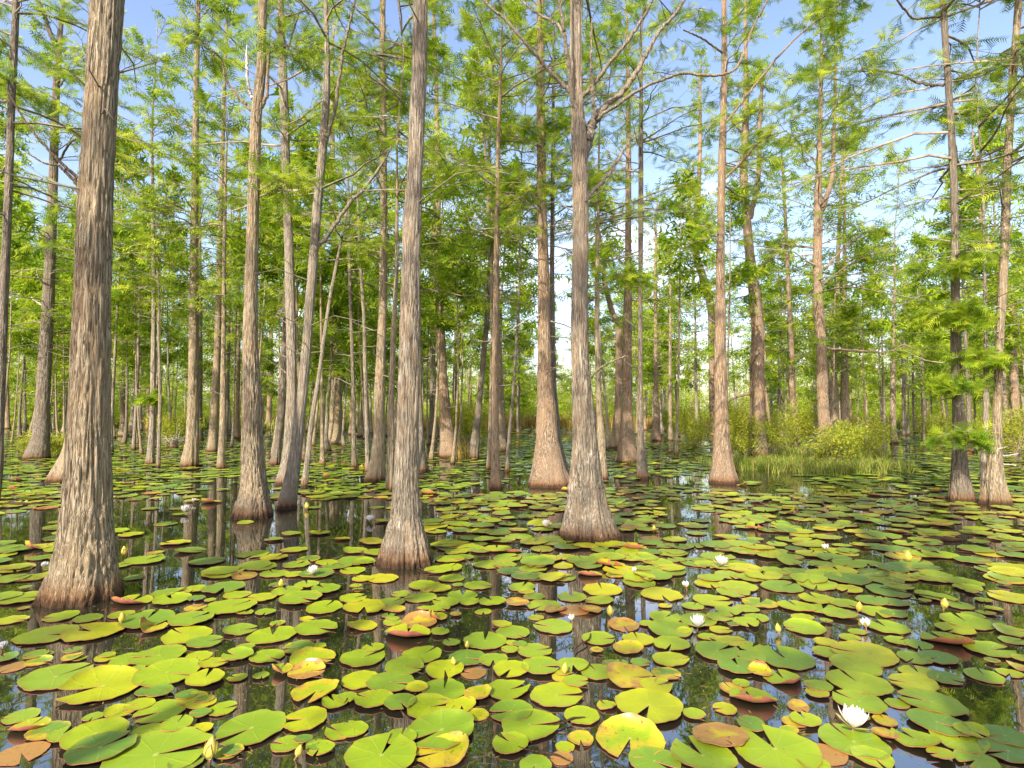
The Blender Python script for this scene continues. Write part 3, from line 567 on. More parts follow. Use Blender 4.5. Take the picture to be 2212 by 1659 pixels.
T('far reddish stem right of the dark right-hand trunk', 'red', [(2093, 921, 15), (2093, 850, 9), (2093, 753, 8), (2093, 600, 6)])
T('pale dead-looking background stem right of the twisting orange trunk', 'grey', [(1667, 921, 10), (1666, 830, 7), (1664, 753, 6), (1663, 650, 4)])
T('grey background stem just left of the close trunk cluster', 'grey', [(1761, 931, 12), (1759, 820, 7), (1758, 690, 6), (1757, 560, 4)])
T('reddish background stem left of the mossy-footed cypress', 'red', [(20, 926, 14), (17, 800, 10), (15, 553, 8), (14, 400, 5)])
T('reddish background stem right of the mossy-footed cypress', 'red', [(111, 918, 13), (111, 750, 10), (112, 553, 8), (113, 420, 5)])

# ------------------------------------------------------------------ trees behind the viewer (they shade the pads and the boles)
def shade_tree(x, y, H, z0, r, lab, nbr=34, Lm=1.8):
    rng = np.random.default_rng(int(abs(x * 31 + y * 17)) + 5); base = np.array([x, y, 0.])
    loc = np.array([[0, 0, -.3, r * 1.9], [0, 0, 0, r * 1.8], [0, 0, .3, r * 1.35], [0, 0, .8, r * 1.05], [.02, 0, 3, r * .85], [.05, .05, 6, r * .6], [.1, 0, H, .01]])
    root = empty('cypress_tree', base); tag(root, lab, 'tree', 'cypress trees standing in the water')
    link('trunk', trunk_mesh('trunk', loc, 'tan', 0, 3, H), root)
    f = lambda z: np.array([np.interp(z, loc[:, 2], loc[:, 0]), 0, z]); link('crown', crown_mesh('crown', f, z0, H, rng, SP_FAR, .26, nbr, Lm, .9), root)
for i, a in enumerate([(-.20, -1.9, 11, 7.2, .17, 'cypress just behind the viewer, casting the long shade band'), (-3.55, -2.1, 10.5, 4.2, .07, 'slim cypress behind the viewer to the left'),
          (-8.6, -3.0, 11.5, 4.0, .12, 'cypress well behind the viewer on the far left'), (3.9, -5.0, 13, 4.6, .13, 'cypress behind the viewer to the right'),
          (-2.2, -6.8, 13.5, 4.6, .13, 'tall cypress deep behind the viewer'), (-8.5, -7.5, 13, 4.0, .12, 'tall cypress deep behind the viewer on the left')]):
    shade_tree(*a)

# ------------------------------------------------------------------ the stand beyond: copies of a few whole trees
def template_tree(seed, H, z0, r, bark, nbr, Lm):
    rng = np.random.default_rng(seed); k = rng.normal(0, .12, 6)
    zz = [-.3, 0, .2, .5, 1.1, 3, 6, H]; rad = [r * 2.3, r * 2.2, r * 1.7, r * 1.3, r * 1.05, r * .85, r * .6, .012]
    loc = np.array([[k[0] * z / 6 + .1 * math.sin(z * .7 + k[1] * 9), k[2] * z / 6, z, q] for z, q in zip(zz, rad)]); loc[:2, :2] = loc[1, :2] * 0
    f = lambda z: np.array([np.interp(z, loc[:, 2], loc[:, 0]), np.interp(z, loc[:, 2], loc[:, 1]), z])
    return trunk_mesh('trunk', loc, bark, 0, seed, H), crown_mesh('crown', f, z0, H, rng, SP_FAR, .34, nbr, Lm, 1.0)
TMPL = [template_tree(101, 12, 3.6, .085, 'tan', 46, 1.9), template_tree(102, 10.5, 3.1, .07, 'red', 44, 1.8), template_tree(103, 13, 4.2, .095, 'grey', 48, 2.0),
        template_tree(104, 9, 2.3, .06, 'dark', 44, 1.6), template_tree(105, 6.5, 1.3, .045, 'grey', 46, 1.5), template_tree(106, 11.5, 3.2, .075, 'grey', 46, 2.1)]
rb = np.random.default_rng(55); placed = [(t[0], t[1]) for t in TREES]; n_bg = 0; BGT = []
KW = ['brown', 'reddish', 'grey', 'dark', 'young bushy', 'pale wide-crowned']
def near_hero(px):
    L_ = sorted(HERO_NAMES); 
    lo = [h for h in L_ if h[0] <= px]; hi = [h for h in L_ if h[0] > px]
    if lo and hi: return 'between %s and %s' % (lo[-1][1], hi[0][1])
    return 'left of %s' % hi[0][1] if hi else 'right of %s' % lo[-1][1]
tries = 0
while n_bg < 124 and tries < 6000:
    tries += 1
    d = 17 + 41 * rb.random() ** .8; px = rb.uniform(-150, 2360); X = (px - CXP) / FPX * d
    if (1120 < px < 1330 or 1000 < px < 1060) and d < 46 and rb.random() < .85: continue
    if 1950 < px < 2060 and d < 30: continue
    if d > shore(np.array([X]))[0] + 6: continue
    if any((X - a) ** 2 + (d - b) ** 2 < 2.0 ** 2 for a, b in placed): continue
    placed.append((X, d)); k = rb.integers(0, 6); s = rb.uniform(.78, 1.12)
    BGT.append((px, d, X, k, s)); n_bg += 1
TMPL += [template_tree(107, 8.5, 5.0, .04, 'grey', 16, .9), template_tree(108, 7.5, 4.0, .032, 'tan', 14, .8)]; KW += ['thin grey pole-like', 'thin tan pole-like']
for i in range(84):
    for _ in range(20):
        d = rb.uniform(13, 40); px = rb.uniform(-60, 2280) if i % 2 else rb.uniform(0, 1080); X = (px - CXP) / FPX * d
        if (1590 < px < 1900 and d < 15) or any((X - a) ** 2 + (d - b) ** 2 < 1.0 for a, b in placed): continue
        placed.append((X, d)); BGT.append((px, d, X, 6 + int(rb.integers(0, 2)), rb.uniform(.75, 1.15))); break
used = {}
for (px, d, X, k, s) in BGT:
    dist = 'nearer' if d < 27 else ('middle-distance' if d < 40 else 'far')
    lab = '%s %s cypress %s' % (dist, KW[k], near_hero(px)); used.setdefault(lab, []).append((px, d, X, k, s))
for lab, L_ in used.items():
    for (px, d, X, k, s) in L_:
        root = empty('cypress_tree', (X, d, 0)); tag(root, lab, 'tree', 'background trees: ' + lab if len(L_) > 1 else 'cypress trees of the stand beyond')
        root.rotation_euler = (rb.normal(0, .02), rb.normal(0, .02), rb.uniform(0, 6.28)); root.scale = (s, s, s * rb.uniform(.9, 1.08))
        link('trunk', TMPL[k][0], root); link('crown', TMPL[k][1], root)

# far woods beyond the open water: one mass
def woods():
    rng = np.random.default_rng(9); acc = Acc(); n = 540
    px = rng.uniform(-500, 2700, n); Y = rng.uniform(56, 95, n); X = (px - CXP) / FPX * Y; H = rng.uniform(6, 12, n)
    gap = (px > 1080) & (px < 1260); H[gap] *= .62
    for i in range(n):
        z = np.linspace(.3, H[i], 4); P = np.array([[X[i] + rng.normal(0, .15), Y[i], q] for q in z]); V, Q = tube(P, np.linspace(.12, .02, 4), 5); acc.add(V, Q, 1, 0.)
        m = 44; zb = .3 + (H[i] - .3) * rng.random(m) ** 1.35; az = rng.uniform(0, 6.28, m); l = rng.uniform(.5, 2.4, m) * (1.1 - zb / H[i] * .8)
        B = np.stack([X[i] + np.cos(az) * l * .3, Y[i] + np.sin(az) * l * .3, zb], 1); D = np.stack([np.cos(az), np.sin(az), rng.normal(0, .2, m)], 1)
        for q in range(8):
            place_sprigs(acc, B + D * (l * q / 6)[:, None] + rng.normal(0, .12, (m, 3)), D + rng.normal(0, .5, (m, 3)), rng.uniform(.32, .62, m), SP_FAR, rng, 0, .5)
    n = 900; px = rng.uniform(-600, 2800, n); Y = rng.uniform(50, 64, n); X = (px - CXP) / FPX * Y; cz = rng.uniform(.4, 3.4, n)
    for q in range(26):
        P = np.stack([X + rng.normal(0, .75, n), Y + rng.normal(0, .5, n), np.maximum(.15, cz + rng.normal(0, .5, n))], 1); D = rng.normal(0, 1, (n, 3)); D[:, 2] = np.abs(D[:, 2]) * .6
        place_sprigs(acc, P, D, rng.uniform(.3, .55, n), SP_FAR, rng, 0, .5, tint=rng.uniform(.3, 1, n))
    o = link('distant_woods', acc.mesh('distant_woods', [LEAF, BARK['tan']])); o['kind'] = 'stuff'; tag(o, 'sunlit yellow-green woods closing the view beyond the swamp', 'woods')
woods()

# ------------------------------------------------------------------ shrubs and grasses
def leaf_quads(acc, P, size, rng, mat=0):
    n = len(P); a = rng.normal(0, 1, (n, 3)); a /= np.linalg.norm(a, axis=1)[:, None]; b = np.cross(a, rng.normal(0, 1, (n, 3))); b /= np.linalg.norm(b, axis=1)[:, None]
    s = (size * rng.uniform(.6, 1.4, n))[:, None]; V = np.stack([P - a * s, P + b * s * .38, P + a * s, P - b * s * .38], 1).reshape(-1, 3)
    acc.add(V, np.arange(4 * n).reshape(-1, 4), mat, np.repeat(rng.uniform(0, 1, n), 4))
def shrub_mesh(seed, H, W, nst, lsz, nl):
    rng = np.random.default_rng(seed); acc = Acc(); S = Acc()
    for i in range(nst):
        az = rng.uniform(0, 6.28); sp = rng.uniform(.1, 1) * W / 2; h = H * rng.uniform(.55, 1.0)
        t = np.linspace(0, 1, 5)[:, None]; tipv = np.array([math.cos(az) * sp, math.sin(az) * sp, h]); b = np.array([math.cos(az) * .08 * W, math.sin(az) * .08 * W, -.05])
        P = b + (tipv - b) * t + np.array([math.cos(az), math.sin(az), 0]) * (.15 * W * np.sin(t * 3.1)); V, Q = tube(P, np.linspace(.012, .004, 5) * (H / 1.2), 5); S.add(V, Q)
        for j in range(7):
            f = rng.uniform(.35, 1); c = b + (tipv - b) * f + rng.normal(0, .10 * W, 3) * np.array([1, 1, .8]); c[2] = max(c[2], .06)
            prisms(S, (b + (tipv - b) * (f * .85))[None], c[None], .004, .002, 0)
            P = c + rng.normal(0, 1, (nl, 3)) * np.array([.11 * W, .11 * W, .07 * H]); P[:, 2] = np.maximum(P[:, 2], .03); leaf_quads(acc, P, lsz, rng)
    return S.mesh('stems', [TWIG]), acc.mesh('leaves', [SHRUB])
SHT = [shrub_mesh(1, 1.5, 1.5, 11, .036, 70), shrub_mesh(2, 1.0, 1.4, 10, .032, 60), shrub_mesh(3, 2.2, 1.8, 12, .045, 70), shrub_mesh(4, .7, 1.0, 9, .028, 50)]
def shrub(px, py, k, s, label, cat='shrub', group=None):
    p = ground(px, py); root = empty('shrub', (p[0], p[1], 0)); tag(root, label, cat, group); root.rotation_euler = (0, 0, rb.uniform(0, 6.28)); root.scale = (s, s, s)
    link('stems', SHT[k][0], root); link('leaves', SHT[k][1], root)
for a in [(1500, 962, 1, 1.1, 'loose green shrub left of the bell-footed cypress foot'), (1480, 945, 0, 1.1, 'yellow-green shrub behind the thin stem left of the bell-footed cypress'),
          (1600, 985, 0, .85, 'leafy shrub against the left foot of the vine-wound orange trunk'), (1665, 975, 0, .8, 'shrub right of the vine-wound orange trunk'),
          (1735, 968, 2, .75, 'tall yellowish shrub between the brown stem and the close cluster'), (1590, 940, 2, 1.0, 'tall shrub behind the vine-wound orange trunk'),
          (1855, 985, 1, 1.0, 'low spreading shrub right of the close cluster of trunks'), (1800, 1003, 3, 1.3, 'reddish-green low shrub in front of the close cluster of trunks'),
          (1885, 970, 1, .9, 'twiggy shrub at the right end of the marsh grass'), (1010, 960, 0, 1.1, 'shrub behind the dark leaning stem'), (985, 935, 2, .9, 'tall shrub beyond the curved-foot cypress'),
          (372, 962, 3, 1.6, 'bright fern-like shrub growing from a stump left of the dark-footed cypress'), (105, 985, 3, 1.0, 'low plants on the foot of the mossy-footed cypress'), (60, 975, 3, .7, 'small moss and herb patch left of the mossy foot'),
          (2180, 985, 0, .9, 'shrub under the banded trunk at the right edge'), (2020, 950, 1, 1.1, 'shrub beyond the lily pads left of the dark right-hand trunk'), (1440, 935, 2, .8, 'shrub behind the small bell-footed cypress')]:
    shrub(*a)
lb = {}
for i in range(56):
    d = rb.uniform(26, 50); px = rb.uniform(-80, 2290)
    if 1100 < px < 1245 or 1370 < px < 1470: px -= 190; X = (px - CXP) / FPX * d; k = int(rb.integers(0, 3)); h = near_hero(px); lb.setdefault('distant shrub ' + h, []).append((X, d, k))
for lab, L_ in lb.items():
    for (X, d, k) in L_:
        root = empty('shrub', (X, d, 0)); tag(root, lab, 'shrub', ('background shrubs: ' + lab) if len(L_) > 1 else None); s = rb.uniform(.8, 1.5); root.scale = (s * 1.2, s * 1.2, s); root.rotation_euler = (0, 0, rb.uniform(0, 6.28))
        link('stems', SHT[k][0], root); link('leaves', SHT[k][1], root)
def blades(acc, P, H, Wd, rng, lean=.35):
    n = len(P); az = rng.uniform(0, 6.28, n); L = rng.uniform(.0, lean, n) * H; hd = np.stack([np.cos(az), np.sin(az), 0 * az], 1); sd = np.stack([-np.sin(az), np.cos(az), 0 * az], 1) * (Wd / 2)[:, None] if not np.isscalar(Wd) else np.stack([-np.sin(az), np.cos(az), 0 * az], 1) * Wd / 2
    a2 = rng.uniform(0, 6.28, n); sd = np.stack([np.cos(a2), np.sin(a2), 0 * az], 1) * Wd / 2
    m = P + hd * (L * .3)[:, None] + np.array([0, 0, 1]) * (H * .55)[:, None]; t = P + hd * L[:, None] * 1.1 + np.array([0, 0, 1]) * (H * rng.uniform(.7, 1, n))[:, None]
    V = np.stack([P - sd, P + sd, m + sd * .7, m - sd * .7, t], 1).reshape(-1, 3); i = np.arange(n)[:, None] * 5
    tn = np.repeat(rng.uniform(0, 1, n), 5); acc.add(V, i + np.array([[0, 1, 2, 3]]), 0, tn); acc.P[3].append(i + np.array([[3, 2, 4]]) + acc.n - len(V)); acc.M[3].append(np.zeros(n, int))
rg = np.random.default_rng(21)
def grass_stuff(name, label, P, H, wd, mat, lean=.35):
    acc = Acc(); blades(acc, P, H, wd, rg, lean); o = link(name, acc.mesh(name, [mat])); o['kind'] = 'stuff'; tag(o, label, 'grass')
# marsh grass round the feet of the twisting and clustered trunks
pc = []
for (px, py, sx, sy, n) in [(1625, 1004, .55, .35, 1500), (1700, 1012, .6, .35, 1500), (1790, 1020, .65, .35, 1900), (1850, 1010, .45, .4, 1300), (1660, 975, .7, .5, 900), (1830, 985, .6, .5, 900)]:
    g = ground(px, py); cl = rg.normal(0, 1, (n // 18, 2)) * [sx, sy] + g[:2]; q = cl[rg.integers(0, len(cl), n)] + rg.normal(0, .05, (n, 2)); pc.append(np.c_[q, np.full(n, -.02)])
pc = np.vstack(pc); hh = .78 * (.10 + .42 * vnoise(pc[:, 0] * 3.2, pc[:, 1] * 3.2, pc[:, 0] * 0, 8)) * rg.uniform(.6, 1.25, len(pc)); grass_stuff('marsh_grass', 'tufted green and straw marsh grass round the clustered trunks at right', pc, hh, .013, GRASS, .9)
n = 42000; X = rg.uniform(-60, 60, n); Yv = shore(X) + rg.exponential(4.0, n) - 1.5; z = bank_h(X, Yv); 
pf = np.c_[X, Yv, z]; k1 = vnoise(X * .12, Yv * .12, X * 0, 5) + .35 * np.exp(-((X - 6) / 9) ** 2); sel = k1 > .62
grass_stuff('bank_grass', 'green reeds and grass along the far shore', pf[~sel], rg.uniform(.3, 1.1, (~sel).sum()), .06, GRASS)
grass_stuff('golden_grass', 'golden dry grass on the far shore behind the centre trunks', pf[sel], rg.uniform(.4, 1.2, sel.sum()), .06, STRAW)
# dry reeds by the leaning stem
g = ground(1005, 990); q = rg.normal(0, 1, (90, 2)) * [.16, .1] + g[:2]; grass_stuff('dry_reeds', 'dry broken reeds at the foot of the dark leaning stem', np.c_[q, np.zeros(90)], rg.uniform(.2, .7, 90), .012, STRAW, .5)
# dead stump with a burst of twigs, left of the dark-footed cypress
g = ground(375, 968); root = empty('tree_stump', (g[0], g[1], 0)); tag(root, 'dead stump bristling with bare twigs left of the dark-footed cypress', 'stump')
zs = np.linspace(-.1, .32, 12); th = np.arange(20) / 20 * 2 * math.pi; rr = (.13 * (1 - .3 * np.clip(zs, 0, 1) / .32))[:, None] * (1 + .18 * np.sin(4 * th + 1) + .1 * np.sin(7 * th))[None]
V = np.stack([rr * np.cos(th), rr * np.sin(th), zs[:, None] + .03 * np.sin(5 * th)[None] * (zs[:, None] > .2)], -1).reshape(-1, 3); V = np.vstack([V, [[0, 0, .27]]]); top = np.array([[220 + j, 220 + (j + 1) % 20, 240] for j in range(20)])
link('stump', make_mesh('stump', V, [grid_quads(12, 20), top], BARK['dark']), root)
acc = Acc(); A_ = rg.normal(0, .07, (46, 3)) * [1, 1, .5] + [0, 0, .25]; D_ = rg.normal(0, 1, (46, 3)); D_[:, 2] = np.abs(D_[:, 2]) * .8; D_ /= np.linalg.norm(D_, axis=1)[:, None]; Ln = rg.uniform(.2, .75, 46)[:, None]; B_ = A_ + D_ * Ln * .6; prisms(acc, A_, B_, .008, .005, 0); prisms(acc, B_, B_ + (D_ + rg.normal(0, .35, (46, 3))) * Ln * .5, .005, .002, 0)
link('twigs', acc.mesh('twigs', [DEAD]), root)

# ------------------------------------------------------------------ lily pads
def pad_geo(r, notch, rng, tint, rot, lift=0., liftdir=0., thick=True, rings=8, segs=44, tilt=(0, 0), wav=1.0, ell=1.0, elldir=0.):
    """returns V, quads, midx, attrs for one pad; the notch is a V slit towards angle `notch`"""
    ha = rng.uniform(.05, .22); a = np.linspace(ha, 2 * math.pi - ha, segs); pr = (np.arange(1, rings + 1) / rings) ** .8
    n1, n2 = rng.uniform(0, 6.28, 2)
    edge = 1 + .025 * np.sin(3 * a + n1) + .018 * np.sin(7 * a + n2) + .012 * np.sin(19 * a + n1); lobe = 1 + .05 * (np.exp(-((a - ha) / .25) ** 2) + np.exp(-((a - 2 * math.pi + ha) / .25) ** 2))
    th = a[None, :] + 0 * pr[:, None]; close = (.35 * (1 - pr[:, None])); s0 = math.pi; th = s0 + (th - s0) * (1 - .0 * close)
    rad = r * pr[:, None] * (1 + (edge * lobe - 1)[None, :] * pr[:, None] ** 2)
    A = th + notch; x = rad * np.cos(A); y = rad * np.sin(A)
    if ell != 1: 
        c, s = math.cos(elldir), math.sin(elldir); u = x * c + y * s; v = (-x * s + y * c) * ell; x, y = u * c - v * s, u * s + v * c
    z = wav * r * (.012 * np.sin(2 * A + n1) + .010 * np.sin(5 * A + n2) * pr[:, None] + .012 * np.sin(9 * A + n1) * pr[:, None] ** 5) * pr[:, None] ** 1.5 + .03 * r * wav * pr[:, None] ** 8
    if lift:
        dd = np.cos(A - liftdir); m = np.clip(dd * 1.25 - .1, 0, 1) ** 1.3 * pr[:, None] ** 3.2; z = z + lift * r * m; sh = 1 - .55 * min(1, lift) * m; x *= sh; y *= sh
    z = z + tilt[0] * x + tilt[1] * y; z = z - min(0, z.min())
    top = np.stack([x, y, z], -1).reshape(-1, 3); V = np.vstack([top, [[0, 0, max(0, float(z[0].mean()))]]]); ci = len(top)
    Q = grid_quads(rings, segs, False)[:, ::-1]; tri = np.array([[ci, j, j + 1] for j in range(segs - 1)])
    PR = np.append(np.repeat(pr, segs), 0); PA = np.append(np.tile(a / 2, rings), 0); nv = len(V)
    if thick:
        low = V.copy(); low[:, 2] -= .0028; low[:, :2] *= .995; 
        loop = np.concatenate([[ci], np.arange(rings) * segs, (rings - 1) * segs + np.arange(1, segs), (np.arange(rings - 1)[::-1]) * segs + segs - 1])
        m_ = len(loop); i_ = np.arange(m_); j_ = (i_ + 1) % m_; rim = np.stack([j_, i_, i_ + m_, j_ + m_], 1) + 2 * nv
        V = np.vstack([V, low, V[loop], low[loop]]); quads = np.vstack([Q, Q[:, ::-1] + nv, rim]); tris = np.vstack([tri, tri[:, ::-1] + nv])
        midx = np.concatenate([np.zeros(len(tri)), np.ones(len(tri)), np.zeros(len(Q)), np.ones(len(Q) + len(rim))]); PR = np.concatenate([PR, PR, PR[loop], PR[loop]]); PA = np.concatenate([PA, PA, PA[loop], PA[loop]])
    else: quads, tris = Q, tri; midx = np.zeros(len(tri) + len(Q))
    n = len(V); return V, tris, quads, midx, dict(tint=np.full(n, tint), rot=np.full(n, rot), pr=PR, pa=PA)

KINDS = {  # tint, rot, spoken colour; 'd' paints shade into the tint, besides plain deeper-green pads
 'g': (.74, .06, 'bright green'), 'd': (.42, .04, 'shade-toned green'), 'y': (.90, .14, 'yellow-green'), 'Y': (1.0, .34, 'yellowing'), 's': (.92, .66, 'yellow brown-speckled'),
 'r': (1.0, .85, 'rust-stained'), 'b': (.9, 1.35, 'brown sunken'), 'p': (.86, .25, 'cupped pink-rimmed'), 'f': (.95, .60, 'folded yellow'), 'o': (.45, .5, 'olive')}
rp = np.random.default_rng(77)
PADS = []     # (x, y, r, notch, kind, px, py)
def regions(off, s):
    for it in s.split(';'):
        it = it.strip()
        if not it: continue
        f = it.split(); x, y, wd = float(f[0]) / 3 + off, float(f[1]) / 3 + 1106, float(f[2]) / 3
        nt_ = float(f[3]) if len(f) > 3 and f[3] != '-' else rp.uniform(0, 360); k = f[4] if len(f) > 4 else 'g'
        g = ground(x, y); dd = math.hypot(g[0], 0); r = wd / 2 * g[1] / FPX
        PADS.append([g[0], g[1], min(r, .185), R(nt_), k, x, y])
regions(0, '''75 705 180 0 y;400 682 200 200;570 693 165 350;300 803 330 10;600 785 350 160 Y;130 565 270 20;20 555 200;850 585 255 90 p;950 710 310 100 d;980 765 190 80 f;1235 710 270 60;1212 805 300 150;
362 1075 400 60;665 1140 480 220 Y;820 965 200 10;1030 940 330 200;1080 1060 390 350;1375 1000 190 20;1330 1095 235 100;1540 945 190 170;1730 940 215 330;1550 770 205 20;1765 805 300 110 y;1930 885 190 - o;2050 760 270 340;
1495 620 315 60;1585 660 110;1535 545 170 20;1700 560 180 190;1860 520 190;1945 570 275 330;2100 625 250 80;1990 480 150;2110 510 200;1450 500 260 - d;1090 530 190;1115 575 230;1260 510 150;1270 570 110 - d;
140 1330 190 200;190 1400 220 90 p;310 1430 240 - o;405 1460 180 90;620 1460 370 350;650 1560 380 60 d;1010 1590 600 20;1210 1630 220;1045 1300 285 220;1630 1410 430 230;1980 1355 290 190;2200 1430 190 150;
2020 960 290 350 s;1990 1050 230 0 r;2050 1170 310 260 s;1820 1040 150 90 f;2170 1240 180;140 1570 280 - b;250 975 150 - o;90 1010 160 - b;215 430 190;90 370 240 - Y;60 440 200;1690 360 200;1780 405 185;1580 420 170 - r;1440 400 260 - y;1920 345 170;1640 280 190;1910 410 130;
960 300 190 - d;1230 255 180;1140 205 180 - y;1340 325 210 - d;870 430 120 - d;1010 270 110 - r;1780 300 190 - Y;2000 310 150 - o;780 350 150;2120 330 150 - Y''')
regions(737.3, '''270 435 195 180 y;75 385 160;540 480 200 10;630 500 160;715 435 170 20;885 480 180;1170 490 185;1260 425 185;1440 430 170;1610 410 160 90 p;385 535 125;515 560 205 190;325 590 180;150 620 280 - y;75 570 170 - Y;785 545 200 90;680 590 180;830 590 140;545 630 110;640 630 140;980 590 180 120;
920 652 110;1310 610 215 230;1250 555 140;1140 600 150 - r;1495 555 200 90;1675 580 180;1690 510 250 90 Y;1930 465 215;2075 540 260 270 y;130 745 200 250 s;330 720 125;500 720 240 - r;430 800 300 90 p;640 790 120;615 690 150 - f;1110 785 215;930 845 275 90;1375 748 250 160;1665 825 220 0;1925 830 200;
1830 740 200 - r;2100 690 210;2130 770 280;2140 865 230;1860 890 200 - s;1935 980 125 - d;2130 960 230 0;140 950 280 50;525 930 255 60;815 950 240 - d;985 965 190;1250 905 220 20;410 1010 260 340;670 1030 250 - y;1100 1030 230;1290 1015 250 350;1500 1010 200;1660 1045 230;1865 1080 330 0 s;2040 1140 210 20 y;
120 1095 240 350;320 1120 300;210 1230 240 160 y;40 1225 120;380 1255 200 - d;665 1160 290 90;570 1270 300;780 1265 210 280;650 1430 460 220;385 1480 200;75 1420 190 130;1085 1160 280 30;1395 1195 340 0;1100 1300 270 190 d;1220 1390 380 0;1560 1325 225 220;1720 1262 130 - s;1995 1275 420 240;1095 1515 240 130;
1550 1480 180 270 s;1870 1480 430 250 s;2030 1630 320;260 1610 450 80;670 1560 360 - s;1260 1650 210;1430 1600 150 - b;890 1190 190 - s;860 1050 160 - b;340 640 150 - r;780 300 160;960 345 210;700 310 190;1340 305 180;1240 375 180;840 240 170;1060 315 150;760 220 200 - y;1110 260 130 90 p;1430 185 180;1580 225 190 - y;1790 220 150;1900 240 170 - f;2140 270 200;1690 290 160;1460 300 130 - Y;330 700 90;1510 640 200 - b;1610 640 160 - r;1390 640 150 - r;1880 375 150;2050 330 200;1960 300 190;1780 410 140 - o;2070 400 170;2000 380 170''')
regions(1474.7, '''180 470 205 - y;355 490 240;330 530 220;170 345 190;410 375 190;430 430 190;640 490 250;590 265 160 - y;190 580 240 0 y;500 595 220 - o;65 615 140;415 635 150;295 650 165 270;100 710 240;240 695 170;410 730 165 270;480 690 150;10 780 100;165 815 130;310 845 190;450 890 160;225 915 280 30;360 1015 260 90;450 960 180;
670 960 340 95;500 1050 150 - f;655 1090 240 90 p;455 1215 290 100 p;275 1280 150 - Y;320 1160 170 - r;750 1268 140 - r;790 755 260 175;740 620 230 90;910 640 200;1020 675 200;870 575 220;1050 610 190;870 475 250 - y;1075 505 170;1180 925 370 160 Y;940 920 180 160;1120 1010 320 170;1140 1130 370 90;1320 750 260 90;1250 650 210;
1370 665 150 - d;1400 840 160;1530 870 160 - d;1500 950 200;1660 955 210 190 d;1530 1050 220;1700 1085 190 - d;1500 1120 280 160;1615 1250 360 150;1650 1385 330 - d;1870 1440 190;1790 1480 340;1510 1490 280 100;1110 1500 400 100;1310 1460 170 - r;940 1575 230 - b;600 1560 520 95;130 1600 400 110;250 1480 350 - r;1230 1600 240;850 1660 200;1900 1620 240;2090 1460 260 - d;2110 1560 300 - d;
1840 720 290 80;1770 765 210;1720 840 290 100 p;1990 900 280 0;2120 780 190;2140 840 150;2200 960 120;2170 1010 130 - r;1640 555 240;1800 615 150;1610 430 240;1820 460 220;2090 440 220 - y;2130 560 250 - Y;1350 590 200 - d;1330 520 260 - d;1230 580 200 - d;1300 440 240 - d;1400 490 170;1130 430 170;1010 390 220 - y;900 350 170;1080 350 200;1230 400 200 - d;1350 380 190 - d;540 270 170 - y;350 240 150;740 390 170;600 390 190;260 360 150''')
OPEN = [(520, 1478, 740, 1560), (1690, 1395, 1765, 1455), (1560, 1490, 1760, 1560), (1920, 1318, 2055, 1365), (2060, 1470, 2212, 1570), (1450, 1445, 1600, 1545), (405, 1325, 560, 1385), (20, 1440, 130, 1540), (990, 1270, 1130, 1345), (1170, 1330, 1300, 1390), (1640, 1270, 1740, 1330)]
nf = 0
for _ in range(4000):
    if nf >= max(0, 322 - len(PADS)): break
    x = rp.uniform(200, 2200); y = rp.uniform(1262, 1600)
    if any(a < x < c and b < y < e for a, b, c, e in OPEN): continue
    g = ground(x, y); rr_ = rp.uniform(.055, .10)
    if any((g[0] - q[0]) ** 2 + (g[1] - q[1]) ** 2 < (.72 * (rr_ + q[2])) ** 2 for q in PADS): continue
    PADS.append([g[0], g[1], rr_, rp.uniform(0, 6.28), 'gggdyggo'[rp.integers(0, 8)], x, y]); nf += 1
# pads further out, laid by a jittered lattice with open leads between the patches
rq = np.random.default_rng(404); far_list = []
tr = [(t[0], t[1], t[2]) for t in TREES]
def open_water(X, Y):
    n = vnoise(np.array([X * .42 + 20]), np.array([Y * .30 + 7]), np.zeros(1), 12)[0]
    return n < .30 or (1.9 < X < 2.4 and 5.6 < Y < 7.0)
TA = np.array(tr)
yy = 3.55
while yy < 46:
    st = .205 if yy < 14 else (.25 if yy < 24 else .36); half = yy * 1.05 + 2.5
    for X in np.arange(-half, half, st):
        x = X + rq.uniform(-.45, .45) * st; y = yy + rq.uniform(-.45, .45) * st; px, py = project((x, y, 0))
        if py > 1106 + 445 / 3 and -60 < px < 2270: continue
        den = .68 if y < 14 else .66
        if rq.random() > den: continue
        if open_water(x, y) and rq.random() < .8: continue
        if 1555 < px < 1935 and 955 < py < 1026: continue
        if np.any((TA[:, 0] - x) ** 2 + (TA[:, 1] - y) ** 2 < (TA[:, 2] + .07) ** 2): continue
        q = rq.random(); fy = .10 if y > 8 else 0  # more dark pads far out: duller glancing reflections put into the colour mix
        k = 'g' if q < .45 - fy else 'd' if q < .72 + fy else 'y' if q < .91 else 'Y' if q < .945 else 'o' if q < .975 else 'r' if q < .985 else 'p' if q < .993 else 'b'
        far_list.append((x, y, rq.uniform(.075, .150) * (1.0 if y < 24 else 1.25), rq.uniform(0, 6.28), k, px, py))
    yy += st * .95
